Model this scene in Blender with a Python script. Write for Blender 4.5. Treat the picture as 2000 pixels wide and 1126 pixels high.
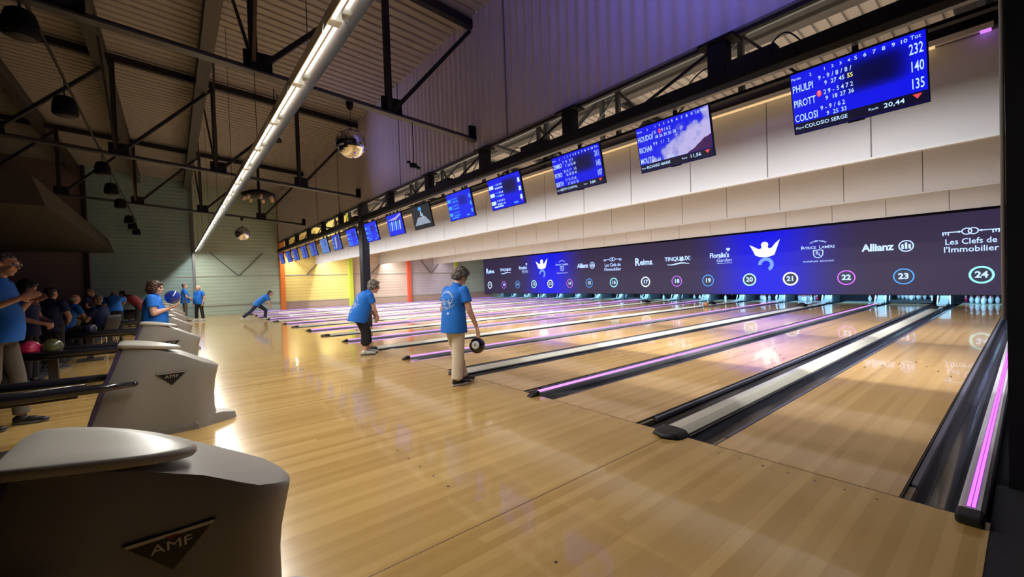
import bpy, bmesh, math, random
from mathutils import Vector, Matrix, noise
from mathutils.bvhtree import BVHTree
random.seed(7)
R=math.radians; PI=math.pi
for o in list(bpy.data.objects): bpy.data.objects.remove(o,do_unlink=True)
S=bpy.context.scene; COL=S.collection
# ------------------------------------------------------------------ camera
CAMC=Vector((1.03017,-3.2715,1.34431)); FPX=820.965
def _rot(yaw,pitch,roll):
    cy,sy=math.cos(yaw),math.sin(yaw); cp,sp=math.cos(pitch),math.sin(pitch)
    f=Vector((-sy*cp,cy*cp,sp)); r=Vector((cy,sy,0)); u=r.cross(f)
    cr,sr=math.cos(roll),math.sin(roll)
    return cr*r+sr*u, -sr*r+cr*u, f
CR,CU,CF=_rot(0.890196116,-0.0187146717,-0.0328945149)
cd=bpy.data.cameras.new('camera'); cam=bpy.data.objects.new('camera',cd); COL.objects.link(cam)
cd.sensor_width=36; cd.lens=FPX/2000*36; cd.clip_start=.02; cd.clip_end=200
cam.matrix_world=Matrix(((CR.x,CU.x,-CF.x,CAMC.x),(CR.y,CU.y,-CF.y,CAMC.y),(CR.z,CU.z,-CF.z,CAMC.z),(0,0,0,1)))
S.camera=cam
def ray(u,v): return CR*((u-1000)/FPX)-CU*((v-563)/FPX)+CF
def atx(u,v,x): d=ray(u,v); return CAMC+d*((x-CAMC.x)/d.x)
def aty(u,v,y): d=ray(u,v); return CAMC+d*((y-CAMC.y)/d.y)
def atz(u,v,z): d=ray(u,v); return CAMC+d*((z-CAMC.z)/d.z)
def atd(u,v,Z): return CAMC+ray(u,v)*Z
# ------------------------------------------------------------------ world, exposure, lights
w=bpy.data.worlds.new('world'); S.world=w; w.use_nodes=True
w.node_tree.nodes['Background'].inputs[0].default_value=(.35,.33,.45,1)
w.node_tree.nodes['Background'].inputs[1].default_value=.03
S.view_settings.view_transform='Standard'; S.view_settings.look='None'
S.view_settings.exposure=.75; S.view_settings.gamma=1; S.view_settings.use_curve_mapping=False
def area(name,loc,sx,sy,power,col,rot=(0,0,0),spread=None):
    l=bpy.data.lights.new(name,'AREA'); l.shape='RECTANGLE'; l.size=sx; l.size_y=sy; l.energy=power; l.color=col
    if spread: l.spread=R(spread)
    o=bpy.data.objects.new(name,l); COL.objects.link(o); o.location=loc; o.rotation_euler=rot
    return o
XL=-26.9; XR=.95
YS=16.45           # number screen
# the long tube line above the approach; downlight strips under the girder and behind each baffle; cool lamps above the pins
LINE_Y=-2.2; LINE_Z=3.42
area('wall_lamp_light',(XL+.5,2.35,3.02),.3,.1,5,(1,.93,.75))
for nm_,y_,z_,pw in (('girder',1.93,3.385,400),('baffle_near',3.9,3.26,760),('baffle_middle',8.0,3.22,720),('baffle_far',12.1,3.2,190)):
    area(nm_+'_wash_light',(-12.9,y_,z_),27.5,.05,pw,(.96,.97,1),(R(28),0,0),spread=128)
x_=-1.1
while x_-1.25>XL:
    area('tube_light_lamp',(x_-.625,LINE_Y-.03,LINE_Z-.05),1.14,.03,23,(1,.96,.88)); x_-=1.25
area('roof_uplight',(-12.9,4.6,4.15),27,.1,430,(1,.9,.72),(PI,0,0))
area('pin_light',(-12.9,17.1,.95),27,.08,230,(.30,.68,1),(R(55),0,0),spread=140)
area('black_light_flood',(.2,-.9,4.5),1.2,.1,30,(.27,.24,1),(R(128),0,R(28)),spread=120)
area('partition_fill_light',(-12.4,-.72,5.46),.5,.1,5,(.5,.42,1),(R(92),0,R(-50)),spread=100)  # added fill lamp, only there to brighten the partition
# ------------------------------------------------------------------ material helpers
def _n(nt,t,**k):
    n=nt.nodes.new(t)
    for a,b in k.items(): setattr(n,a,b)
    return n
MATS={}
def mat(name,col,rough=.5,metal=0,spec=.5,noise_amt=0,noise_scale=5,bump=0,bump_scale=30,coat=0,emit=None,estr=0,sheen=0):
    if name in MATS: return MATS[name]
    m=bpy.data.materials.new(name); m.use_nodes=True; nt=m.node_tree; b=nt.nodes['Principled BSDF']
    b.inputs['Base Color'].default_value=(*col,1); b.inputs['Roughness'].default_value=rough
    b.inputs['Metallic'].default_value=metal; b.inputs['Specular IOR Level'].default_value=spec
    if coat: b.inputs['Coat Weight'].default_value=coat; b.inputs['Coat Roughness'].default_value=.05
    if emit: b.inputs['Emission Color'].default_value=(*emit,1); b.inputs['Emission Strength'].default_value=estr
    tc=_n(nt,'ShaderNodeTexCoord')
    if noise_amt:
        nz=_n(nt,'ShaderNodeTexNoise'); nz.inputs['Scale'].default_value=noise_scale; nz.inputs['Detail'].default_value=4
        nt.links.new(tc.outputs['Object'],nz.inputs['Vector'])
        mr=_n(nt,'ShaderNodeMapRange'); mr.inputs[3].default_value=1-noise_amt; mr.inputs[4].default_value=1+noise_amt
        nt.links.new(nz.outputs[0],mr.inputs[0])
        mx=_n(nt,'ShaderNodeVectorMath',operation='SCALE'); mx.inputs[0].default_value=col
        nt.links.new(mr.outputs[0],mx.inputs['Scale']); nt.links.new(mx.outputs[0],b.inputs['Base Color'])
    if bump:
        nb=_n(nt,'ShaderNodeTexNoise'); nb.inputs['Scale'].default_value=bump_scale
        nt.links.new(tc.outputs['Object'],nb.inputs['Vector'])
        bp=_n(nt,'ShaderNodeBump'); bp.inputs['Strength'].default_value=bump; bp.inputs['Distance'].default_value=.01
        nt.links.new(nb.outputs[0],bp.inputs['Height']); nt.links.new(bp.outputs[0],b.inputs['Normal'])
    MATS[name]=m; return m
def emitter(name,col,s):
    if name in MATS: return MATS[name]
    m=bpy.data.materials.new(name); m.use_nodes=True; b=m.node_tree.nodes['Principled BSDF']
    b.inputs['Base Color'].default_value=(.02,.02,.02,1); b.inputs['Roughness'].default_value=.4
    b.inputs['Emission Color'].default_value=(*col,1); b.inputs['Emission Strength'].default_value=s*.6
    MATS[name]=m; return m
def wood(name,cA,cB,board,length,rough,seam=None):
    m=bpy.data.materials.new(name); m.use_nodes=True; nt=m.node_tree; L=nt.links.new; b=nt.nodes['Principled BSDF']
    g=_n(nt,'ShaderNodeNewGeometry'); sp=_n(nt,'ShaderNodeSeparateXYZ'); L(g.outputs['Position'],sp.inputs[0])
    def math_(op,a,bb=None):
        n=_n(nt,'ShaderNodeMath',operation=op)
        for i,v in enumerate((a,bb)):
            if v is None: continue
            if isinstance(v,(int,float)): n.inputs[i].default_value=v
            else: L(v,n.inputs[i])
        return n.outputs[0]
    ix=math_('FLOOR',math_('DIVIDE',sp.outputs[0],board))
    wn=_n(nt,'ShaderNodeTexWhiteNoise',noise_dimensions='1D'); L(ix,wn.inputs['W'])
    off=math_('MULTIPLY',wn.outputs[0],length*5)
    iy=math_('FLOOR',math_('DIVIDE',math_('ADD',sp.outputs[1],off),length))
    cb=_n(nt,'ShaderNodeCombineXYZ'); L(ix,cb.inputs[0]); L(iy,cb.inputs[1])
    w2=_n(nt,'ShaderNodeTexWhiteNoise',noise_dimensions='2D'); L(cb.outputs[0],w2.inputs['Vector'])
    mp=_n(nt,'ShaderNodeMapping'); mp.inputs['Scale'].default_value=(40,1.2,1); L(g.outputs['Position'],mp.inputs[0])
    nz=_n(nt,'ShaderNodeTexNoise'); nz.inputs['Scale'].default_value=1; nz.inputs['Detail'].default_value=5; L(mp.outputs[0],nz.inputs['Vector'])
    f=math_('ADD',math_('MULTIPLY',w2.outputs[0],.75),math_('MULTIPLY',nz.outputs[0],.35))
    mx=_n(nt,'ShaderNodeMix',data_type='RGBA'); mx.inputs[6].default_value=(*cA,1); mx.inputs[7].default_value=(*cB,1); L(f,mx.inputs[0])
    n2=_n(nt,'ShaderNodeTexNoise'); n2.inputs['Scale'].default_value=.8; L(g.outputs['Position'],n2.inputs['Vector'])
    mr=_n(nt,'ShaderNodeMapRange'); mr.inputs[3].default_value=.88; mr.inputs[4].default_value=1.1; L(n2.outputs[0],mr.inputs[0])
    sc=_n(nt,'ShaderNodeVectorMath',operation='SCALE'); L(mx.outputs[2],sc.inputs[0]); L(mr.outputs[0],sc.inputs['Scale'])
    L(sc.outputs[0],b.inputs['Base Color'])
    b.inputs['Roughness'].default_value=rough; b.inputs['Coat Weight'].default_value=.5; b.inputs['Coat Roughness'].default_value=.03
    m2=_n(nt,'ShaderNodeMapping'); m2.inputs['Scale'].default_value=(9,.7,1); L(g.outputs['Position'],m2.inputs[0])
    n3=_n(nt,'ShaderNodeTexNoise'); n3.inputs['Scale'].default_value=1; n3.inputs['Detail'].default_value=1; L(m2.outputs[0],n3.inputs['Vector'])
    bp=_n(nt,'ShaderNodeBump'); bp.inputs['Strength'].default_value=.12; bp.inputs['Distance'].default_value=.01; L(n3.outputs[0],bp.inputs['Height'])
    L(bp.outputs[0],b.inputs['Normal']); L(bp.outputs[0],b.inputs['Coat Normal'])
    return m
def cladding(name,col,period,axis=2,strength=.5,rough=.6):
    m=bpy.data.materials.new(name); m.use_nodes=True; nt=m.node_tree; L=nt.links.new; b=nt.nodes['Principled BSDF']
    g=_n(nt,'ShaderNodeNewGeometry'); sp=_n(nt,'ShaderNodeSeparateXYZ'); L(g.outputs['Position'],sp.inputs[0])
    s=_n(nt,'ShaderNodeMath',operation='MULTIPLY'); s.inputs[1].default_value=2*PI/period; L(sp.outputs[axis],s.inputs[0])
    c=_n(nt,'ShaderNodeMath',operation='SINE'); L(s.outputs[0],c.inputs[0])
    mr=_n(nt,'ShaderNodeMapRange'); mr.inputs[1].default_value=.2; mr.inputs[2].default_value=.9; mr.inputs[3].default_value=1; mr.inputs[4].default_value=.93; L(c.outputs[0],mr.inputs[0])
    nz=_n(nt,'ShaderNodeTexNoise'); nz.inputs['Scale'].default_value=2; nz.inputs['Detail'].default_value=4; L(g.outputs['Position'],nz.inputs['Vector'])
    m3=_n(nt,'ShaderNodeMapRange'); m3.inputs[3].default_value=.9; m3.inputs[4].default_value=1.08; L(nz.outputs[0],m3.inputs[0])
    mu=_n(nt,'ShaderNodeMath',operation='MULTIPLY'); L(mr.outputs[0],mu.inputs[0]); L(m3.outputs[0],mu.inputs[1])
    sc=_n(nt,'ShaderNodeVectorMath',operation='SCALE'); sc.inputs[0].default_value=col; L(mu.outputs[0],sc.inputs['Scale']); L(sc.outputs[0],b.inputs['Base Color'])
    bp=_n(nt,'ShaderNodeBump'); bp.inputs['Strength'].default_value=strength; bp.inputs['Distance'].default_value=.02; L(c.outputs[0],bp.inputs['Height']); L(bp.outputs[0],b.inputs['Normal'])
    b.inputs['Roughness'].default_value=rough; MATS[name]=m
    return m
# ------------------------------------------------------------------ mesh builder
class MB:
    def __init__(s): s.v=[];s.f=[];s.m=[];s.sm=[]
    def add(s,vs,fs,mi=0,smooth=False):
        n=len(s.v); s.v+= [tuple(v) for v in vs]; s.f+=[tuple(i+n for i in f) for f in fs]; s.m+=[mi]*len(fs); s.sm+=[smooth]*len(fs); return s
    def box(s,x0,x1,y0,y1,z0,z1,mi=0):
        v=[(x,y,z) for x in (x0,x1) for y in (y0,y1) for z in (z0,z1)]
        return s.add(v,[(0,1,3,2),(4,6,7,5),(0,4,5,1),(2,3,7,6),(0,2,6,4),(1,5,7,3)],mi)
    def bar(s,p,q,w,h=None,mi=0,up=(0,0,1)):
        p=Vector(p);q=Vector(q);h=h or w;d=(q-p).normalized();u=Vector(up)
        if abs(d.dot(u))>.98: u=Vector((0,1,0))
        a=d.cross(u).normalized();b=a.cross(d)
        v=[c+a*(i*w/2)+b*(j*h/2) for c in (p,q) for i,j in ((-1,-1),(1,-1),(1,1),(-1,1))]
        return s.add(v,[(0,3,2,1),(4,5,6,7),(0,1,5,4),(1,2,6,5),(2,3,7,6),(3,0,4,7)],mi)
    def tube(s,pts,r,n=10,mi=0,cap=True):
        pts=[Vector(p) for p in pts]; rs=r if isinstance(r,(list,tuple)) else [r]*len(pts)
        rings=[];pa=None
        for i,p in enumerate(pts):
            d=(pts[min(i+1,len(pts)-1)]-pts[max(i-1,0)]).normalized()
            if pa is None:
                u=Vector((0,0,1)) if abs(d.z)<.9 else Vector((1,0,0)); pa=d.cross(u).normalized()
            pa=(pa-d*pa.dot(d)).normalized(); pb=d.cross(pa)
            rings.append([p+(pa*math.cos(2*PI*k/n)+pb*math.sin(2*PI*k/n))*rs[i] for k in range(n)])
        v=[x for r_ in rings for x in r_]; f=[]
        for i in range(len(rings)-1):
            for k in range(n): f.append((i*n+k,i*n+(k+1)%n,(i+1)*n+(k+1)%n,(i+1)*n+k))
        s.add(v,f,mi,True)
        if cap: s.add(rings[0],[tuple(range(n))[::-1]],mi); s.add(rings[-1],[tuple(range(n))],mi)
        return s
    def lathe(s,prof,n=16,c=(0,0,0),mi=0,mfun=None):
        v=[];f=[]
        for (r,z) in prof:
            for k in range(n): v.append((c[0]+r*math.cos(2*PI*k/n),c[1]+r*math.sin(2*PI*k/n),c[2]+z))
        for i in range(len(prof)-1):
            fs=[(i*n+k,i*n+(k+1)%n,(i+1)*n+(k+1)%n,(i+1)*n+k) for k in range(n)]
            f.append((fs,mfun(i) if mfun else mi))
        n0=len(s.v); s.v+=v
        for fs,mm in f:
            s.f+=[tuple(i+n0 for i in q) for q in fs]; s.m+=[mm]*len(fs); s.sm+=[True]*len(fs)
        return s
    def prism(s,poly,axis,a,b,mi=0):
        """extrude 2-D polygon (list of pairs) along axis 0/1/2 from a to b"""
        def P(q,t):
            if axis==0: return (t,q[0],q[1])
            if axis==1: return (q[0],t,q[1])
            return (q[0],q[1],t)
        n=len(poly); v=[P(q,a) for q in poly]+[P(q,b) for q in poly]
        f=[(i,(i+1)%n,n+(i+1)%n,n+i) for i in range(n)]+[tuple(range(n))[::-1],tuple(range(n,2*n))]
        return s.add(v,f,mi)
    def ball(s,c,r,n=16,mi=0,rot=None):
        r=(r,r,r) if isinstance(r,(int,float)) else r; c=Vector(c); v=[];f=[];h=n//2
        for i in range(h+1):
            t=PI*i/h
            for k in range(n):
                p=Vector((r[0]*math.sin(t)*math.cos(2*PI*k/n),r[1]*math.sin(t)*math.sin(2*PI*k/n),r[2]*math.cos(t)))
                if rot is not None: p=rot@p
                v.append(c+p)
        for i in range(h):
            for k in range(n): f.append((i*n+k,(i+1)*n+k,(i+1)*n+(k+1)%n,i*n+(k+1)%n))
        return s.add(v,f,mi,True)
    def mesh(s,name,mats):
        me=bpy.data.meshes.new(name); me.from_pydata(s.v,[],s.f)
        for m in (mats if isinstance(mats,(list,tuple)) else [mats]): me.materials.append(m)
        me.polygons.foreach_set('material_index',s.m); me.polygons.foreach_set('use_smooth',s.sm)
        bm=bmesh.new(); bm.from_mesh(me); bmesh.ops.remove_doubles(bm,verts=bm.verts,dist=1e-5)
        bmesh.ops.recalc_face_normals(bm,faces=bm.faces); bm.to_mesh(me); bm.free(); me.update()
        return me
    def build(s,name,mats,parent=None,bevel=0,seg=2,loc=None):
        o=bpy.data.objects.new(name,s.mesh(name,mats)); COL.objects.link(o)
        if parent: o.parent=parent
        if loc: o.location=loc
        if bevel:
            b=o.modifiers.new('bevel','BEVEL'); b.width=bevel; b.segments=seg; b.limit_method='ANGLE'; b.angle_limit=R(32)
        return o
def thing(name,label,cat,loc=(0,0,0),rz=0,group=None):
    o=bpy.data.objects.new(name,None); o.empty_display_size=.1; COL.objects.link(o); o.location=loc; o.rotation_euler=(0,0,rz)
    return tag(o,label,cat,group)
def tag(o,label,cat,group=None):
    o['label']=label; o['category']=cat
    if group: o['group']=group
    return o
W1=['','one','two','three','four','five','six','seven','eight','nine','ten','eleven','twelve','thirteen','fourteen','fifteen','sixteen','seventeen','eighteen','nineteen']
def wd(n): return W1[n] if n<20 else 'twenty'+('-'+W1[n-20] if n>20 else '')
def struct(o): o['kind']='structure'; return o
def copy_tree(o,parent=None):
    c=o.copy(); COL.objects.link(c)
    if parent: c.parent=parent
    for ch in list(o.children): copy_tree(ch,c)
    return c
def textm(mb,s,x,y,size,mi=0,sx=1,bold=0,align='CENTER',f=None,space=1,shear=0,res=2):
    """flat lettering; f maps (x,y) in the sign's plane to a 3-D point"""
    c=bpy.data.curves.new('t','FONT'); c.body=s; c.size=size; c.align_x=align; c.align_y='CENTER'; c.offset=bold*size; c.space_character=space; c.shear=shear; c.resolution_u=res
    o=bpy.data.objects.new('t',c); COL.objects.link(o)
    dg=bpy.context.evaluated_depsgraph_get(); me=o.evaluated_get(dg).to_mesh()
    vs=[f(x+v.co.x*sx,y+v.co.y) for v in me.vertices]; fs=[tuple(p.vertices) for p in me.polygons]
    mb.add(vs,fs,mi)
    o.evaluated_get(dg).to_mesh_clear(); bpy.data.objects.remove(o,do_unlink=True); bpy.data.curves.remove(c)
def ring2(mb,cx,cy,rx,ry,t,f,mi=0,a0=0,a1=2*PI,n=48):
    v=[];fs=[]
    for k in range(n+1):
        a=a0+(a1-a0)*k/n
        v.append(f(cx+rx*math.cos(a),cy+ry*math.sin(a))); v.append(f(cx+(rx-t)*math.cos(a),cy+(ry-t)*math.sin(a)))
    for k in range(n): fs.append((2*k,2*k+1,2*k+3,2*k+2))
    mb.add(v,fs,mi)
def disc2(mb,cx,cy,rx,ry,f,mi=0,n=40):
    mb.add([f(cx+rx*math.cos(2*PI*k/n),cy+ry*math.sin(2*PI*k/n)) for k in range(n)],[tuple(range(n))],mi)
def poly2(mb,pts,f,mi=0): mb.add([f(*p) for p in pts],[tuple(range(len(pts)))],mi)
# ------------------------------------------------------------------ materials
black=mat('black_paint',(.008,.008,.011),.7,spec=.2,noise_amt=.3)
dsteel=mat('dark_steel',(.016,.016,.020),.65,spec=.3,noise_amt=.25,noise_scale=3)
gsteel=mat('grey_steel',(.16,.16,.17),.4,metal=.3)
reflect=mat('reflector',(.75,.75,.75),.22,metal=1)
beige=mat('beige_cap',(.62,.60,.5),.28,coat=.3,noise_amt=.05)
alu=mat('aluminium_cap',(.5,.5,.52),.3,metal=.4)
gutterm=mat('gutter_charcoal',(.035,.038,.05),.16,coat=.4,noise_amt=.2,noise_scale=2)
railm=mat('bumper_rail_slate',(.1,.1,.14),.35)
rubber=mat('black_rubber',(.012,.012,.012),.5,bump=.3)
carpet=mat('dark_carpet',(.02,.02,.026),.95,noise_amt=.4,noise_scale=40,bump=.4,bump_scale=200)
approachm=wood('approach_maple',(.41,.242,.072),(.60,.39,.14),.062,5,.2)
lanem=wood('lane_maple',(.46,.27,.095),(.64,.41,.165),.0533,4.5,.14)
lineblk=mat('seam_black',(.02,.015,.01),.5)
pindeck=mat('pin_deck_pale',(.62,.62,.55),.3,noise_amt=.1)
pinw=mat('pin_white',(.82,.84,.86),.25,coat=.3)
pinr=mat('pin_stripe_red',(.55,.02,.05),.3)
pinred=mat('pin_red_body',(.5,.01,.08),.25,coat=.3)
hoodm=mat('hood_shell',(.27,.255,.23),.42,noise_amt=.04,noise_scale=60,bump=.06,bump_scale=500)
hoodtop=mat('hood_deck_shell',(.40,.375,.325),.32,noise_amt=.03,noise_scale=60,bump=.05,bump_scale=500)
hoodrear=mat('hood_rear_purple',(.07,.05,.12),.5)
purple=emitter('purple_led',(.58,.2,1),2.2)
darkwall=mat('dark_wall',(.012,.012,.018),.8,noise_amt=.3)
# ------------------------------------------------------------------ lane grid
H=.5334; G=.235; WB=.2668; WL=.0652; WD=.2669
E={}; x=H; DIV={24:(H+G,H+G+.09)}
for n in range(24,8,-1):
    E[n]=(x-2*H,x); x-=2*H+2*G
    x-=WB if n%2==0 else (WD if n==17 else WL)
# DIV[k] = divider on the right side of lane k (between lane k and k+1)
for n in range(23,8,-1): DIV[n]=(E[n][1]+G,E[n+1][0]-G)
DIV[8]=(E[9][0]-G-.07,E[9][0]-G)
LC={n:sum(E[n])/2 for n in E}
# ------------------------------------------------------------------ setting: floors, walls, roof
m=MB(); m.box(-27.5,.89,-4.95,-.0,-.12,0); struct(m.build('floor',approachm))
m=MB()
for px in (-.9017,-4.308,-7.713,-11.12,-14.73,-18.13,-21.54,-24.94): m.box(px-.002,px+.002,-4.9,-.16,.0002,.0008)
m.box(-26.9,.89,-.004,.002,-.02,.0008)
struct(m.build('trim_1',lineblk))
m=MB(); m.box(-27.5,3.2,-13,-4.95,-.12,-.002); m.box(.89,3.2,-4.95,.62,-.12,-.002); struct(m.build('floor',carpet))
m=MB(); m.box(-27.5,1.4,0.001,20.5,-.3,-.13); struct(m.build('floor',darkwall))
bays=[(-13,-6.2,(.20,.15,.13),'brown'),(-6.2,-2.25,(.26,.38,.37),'teal'),(-2.25,1.75,(.44,.55,.44),'green'),(1.75,5.72,(.78,.62,.2),'yellow'),(5.72,9.78,(.58,.46,.38),'tan'),(9.78,13.7,(.52,.46,.52),'mauve'),(13.7,20.5,(.42,.52,.42),'green')]
m=MB(); wm=[]
for (a,b,c,nm) in bays:
    k='cladding_'+nm
    mm=MATS.get(k) or cladding(k,c,.19,2,.16)
    if mm not in wm: wm.append(mm)
    m.box(XL-.3,XL,a,b,0,9.2,wm.index(mm))
struct(m.build('wall_left',wm))
# horizontal joints and base band of the end wall
m=MB()
for a,b in ((-6.2,-2.25),(-2.25,1.75),(1.75,5.72),(5.72,9.78),(9.78,13.7),(13.7,16.4)):
    m.box(XL,XL+.03,a,b,2.08,2.13); m.box(XL,XL+.04,a,b,.5,.54); 
m.box(XL,XL+.03,-6.2,-2.25,3.15,3.19)
struct(m.build('trim_2',mat('cladding_joint',(.34,.34,.3),.5)))
m=MB(); m.box(XL,XL+.02,1.75,20,0,.5); struct(m.build('baseboard_left',mat('base_band',(.42,.31,.22),.6,noise_amt=.1)))
postc={1.75:((.72,.2,.03),'orange',6.6),5.72:((.5,.6,.06),'lime',6.4),9.78:((.65,.1,.05),'red',6.1),13.7:((.5,.6,.08),'lime',5.8)}
for i,(y,(c,nm,zt)) in enumerate(postc.items()):
    o=MB().box(XL,XL+.2,y-.02,y+.22,0,zt).box(XL+.06,XL+.14,y-.05,y-.02,0,zt).build('wall_post',[mat('post_'+nm,c,.45,noise_amt=.08)])
    tag(o,{0:'tall orange steel post on the end wall between green and yellow panels',1:'lime green steel post between the yellow and tan wall panels',2:'red steel post between the tan and mauve wall panels',3:'lime green steel post between mauve panels and pale green panels by the number screen'}[i],'post')
for y,lb,zt in ((-2.3,'slim grey post on the end wall at the end of the tube lights',7.6),(-6.3,'slim dark grey post on the end wall above the seated players',7.4)):
    o=MB().box(XL,XL+.12,y-.06,y+.06,0,zt).build('wall_post',gsteel if y>-3 else dsteel); tag(o,lb,'post')
# cross braces on the end wall
def brace(p,q,lb):
    o=MB().bar(p,q,.05,.03,up=(1,0,0)).build('wall_brace',mat('brace_grey',(.12,.12,.1),.5)); tag(o,lb,'brace')
brace((XL+.04,-1.6,3.4),(XL+.04,-.35,2.13),'thin diagonal brace on pale green end wall left of the V meeting point')
brace((XL+.04,.9,3.4),(XL+.04,-.3,2.13),'thin diagonal brace on pale green end wall right of the V meeting point')
brace((XL+.04,4.6,3.6),(XL+.04,3.2,2.13),'diagonal brace on the yellow end wall panel')
brace((XL+.04,8.6,3.6),(XL+.04,7.2,2.13),'diagonal brace on the tan end wall panel')
brace((XL+.04,12.8,3.4),(XL+.04,11.7,2.13),'diagonal brace rising to the right on the mauve end wall panel')
brace((XL+.04,10.6,3.4),(XL+.04,11.6,2.13),'diagonal brace rising to the left on the mauve end wall panel')
# right side: dark wall beside lane twenty-four and its near corner
m=MB(); m.box(XR,XR+.35,.62,20.5,-.12,8.5); struct(m.build('wall_right',darkwall))
m=MB(); m.box(3.0,3.2,-13,.9,-.12,9); m.box(1.3,3.0,.62,.9,-.12,9); struct(m.build('wall_right',darkwall))
m=MB(); m.box(-27.2,3.2,-13.2,-13,-.1,9.5); struct(m.build('wall_front',darkwall))
m=MB(); m.box(-27.2,1.3,20.3,20.5,-.1,9); struct(m.build('wall_back',darkwall))
# ribbed roof, one plane falling towards the pins
def zr(y): return 6.91-.075*y
m=MB(); prof=[(0,0),(.17,0),(.19,.045),(.23,.045),(.25,0)]
xs=[]; xx=-27.2
while xx<3.2:
    for px,pz in prof[:-1]: xs.append((xx+px,pz))
    xx+=.25
v=[];f=[]
for (px,pz) in xs:
    for y in (-13,20.4): v.append((px,y,zr(y)+pz))
for i in range(len(xs)-1): f.append((2*i,2*i+1,2*i+3,2*i+2))
m.add(v,f); struct(m.build('ceiling',mat('roof_sheet',(.33,.305,.285),.6,noise_amt=.12,noise_scale=1.3)))
# ------------------------------------------------------------------ high corrugated partition above the girder
m=MB(); v=[];f=[]; xx=-26.9; i=0
def corr(x): 
    t=(x/.2)%1.0
    return .03*(0.5-0.5*math.cos(2*PI*t))
nx=int((1.0+26.9)/.025)
for k in range(nx+1):
    x_=-26.9+k*.025
    for z in (4.05,zr(1.74)+.02): v.append((x_,1.74-corr(x_),z))
for k in range(nx): f.append((2*k,2*k+2,2*k+3,2*k+1))
m.add(v,f,0,True)
o=m.build('wall_partition',[mat('partition_sheet',(.58,.55,.62),.5,noise_amt=.08,noise_scale=2)]); struct(o)
m=MB()
for x_ in (-26.88,-18.2,-15.2,-9.8,-5.1): m.box(x_-.012,x_+.012,1.69,1.705,4.06,zr(1.74))
m.box(-26.9,1,1.70,1.80,4.03,4.06)
struct(m.build('trim_3',mat('partition_flashing',(.17,.17,.19),.5)))
# ------------------------------------------------------------------ steel: girder, trusses, purlins
PX=[-1.21,-3.54,-5.87,-8.2,-10.55,-15.1,-17.42,-19.8,-22.15,-24.5]
t=thing('steel_girder','long black steel girder above the foul line with thick posts up to the corrugated partition','girder',(0,1.72,0))
MB().box(-26.85,.93,-.07,.07,3.5,3.63).build('lower_beam',black,t)
MB().box(-26.85,.93,-.035,.035,3.43,3.46).box(-26.85,.93,-.03,.03,3.46,3.5).build('under_rail',mat('rail_grey',(.12,.12,.13),.4),t)
MB().box(-26.85,.93,-.0,.06,3.99,4.05).build('upper_channel',dsteel,t)
for x_ in PX:
    m=MB(); m.box(x_-.1,x_+.1,-.08,.08,3.63,3.98); m.box(x_-.2,x_+.2,-.12,.12,3.97,4.0); m.build('post',black,t)
for i,x_ in enumerate(PX[:-1]):
    MB().bar((x_-.1,.03,3.95),(x_-1.1,.03,3.62),.03).build('brace',black,t)
rr=random.Random(3)
for x_ in (-.9,-4.4,-7.5,-13.6,-19.2):
    m=MB(); m.box(x_-.28,x_+.28,-.07,.07,3.63,3.71)
    m.tube([(x_-.28-.42*k/10,0,3.68+.10*math.sin(PI*k/10)-.04*k/10) for k in range(11)],.008,6); m.tube([(x_+.2+.3*k/10,0,3.7+.13*math.sin(PI*k/10)-.06*k/10) for k in range(11)],.008,6)
    o=m.build('cable_box',black,None,loc=(0,1.72,0)); tag(o,{-.9:'black cable box on the girder above the nearest score screen',-4.4:'black cable box on the girder above the third score screen',-7.5:'black cable box on the girder above the fifth score screen',-13.6:'black cable box on the girder just left of the column',-19.2:'black cable box on the far part of the girder'}[x_],'cable box','cable boxes on the girder')
# column
m=MB(); m.box(-13.09,-12.75,-.12,.12,0,4.05); o=m.build('support_column',mat('column_navy',(.012,.014,.03),.35),None,bevel=.02,loc=(0,1.76,0)); tag(o,'dark navy steel column rising between lanes sixteen and seventeen','column')
m=MB(); m.box(.94,1.3,.60,.86,0,8.6); o=m.build('support_column',black); tag(o,'black column at the right edge of the picture beside lane twenty-four','column')
m=MB(); m.tube([(.925,.75,1.0),(.925,.75,3.2),(.93,.75,7)],.011,8); tag(m.build('conduit',mat('conduit_grey',(.3,.3,.28),.5)),'thin pale grey cable conduit running up the black column at the right','conduit')
# second lattice girder above first baffle
t=thing('lattice_girder','thin dark lattice girder behind the main girder above the first row of ceiling baffles','girder',(0,3.78,0))
MB().tube([(-26.6,0,4.03),(.9,0,4.03)],.09,12).build('bottom_tube',mat('tube_black_violet',(.03,.02,.035),.4),t)
for i in range(11):
    x_=-1.8-2.33*i
    MB().box(x_-.04,x_+.04,-.04,.04,4.03,5.05).build('post',dsteel,t)
    MB().bar((x_+.03,0,5.02),(x_+.85,0,4.05),.07,.04).build('diagonal',dsteel,t)
    MB().bar((x_-.03,0,5.0),(max(x_-1.2,-26.6),0,4.08),.025).build('tie_rod',dsteel,t)
MB().box(-26.6,.9,-.04,.04,5.03,5.1).build('top_chord',dsteel,t)
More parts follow.
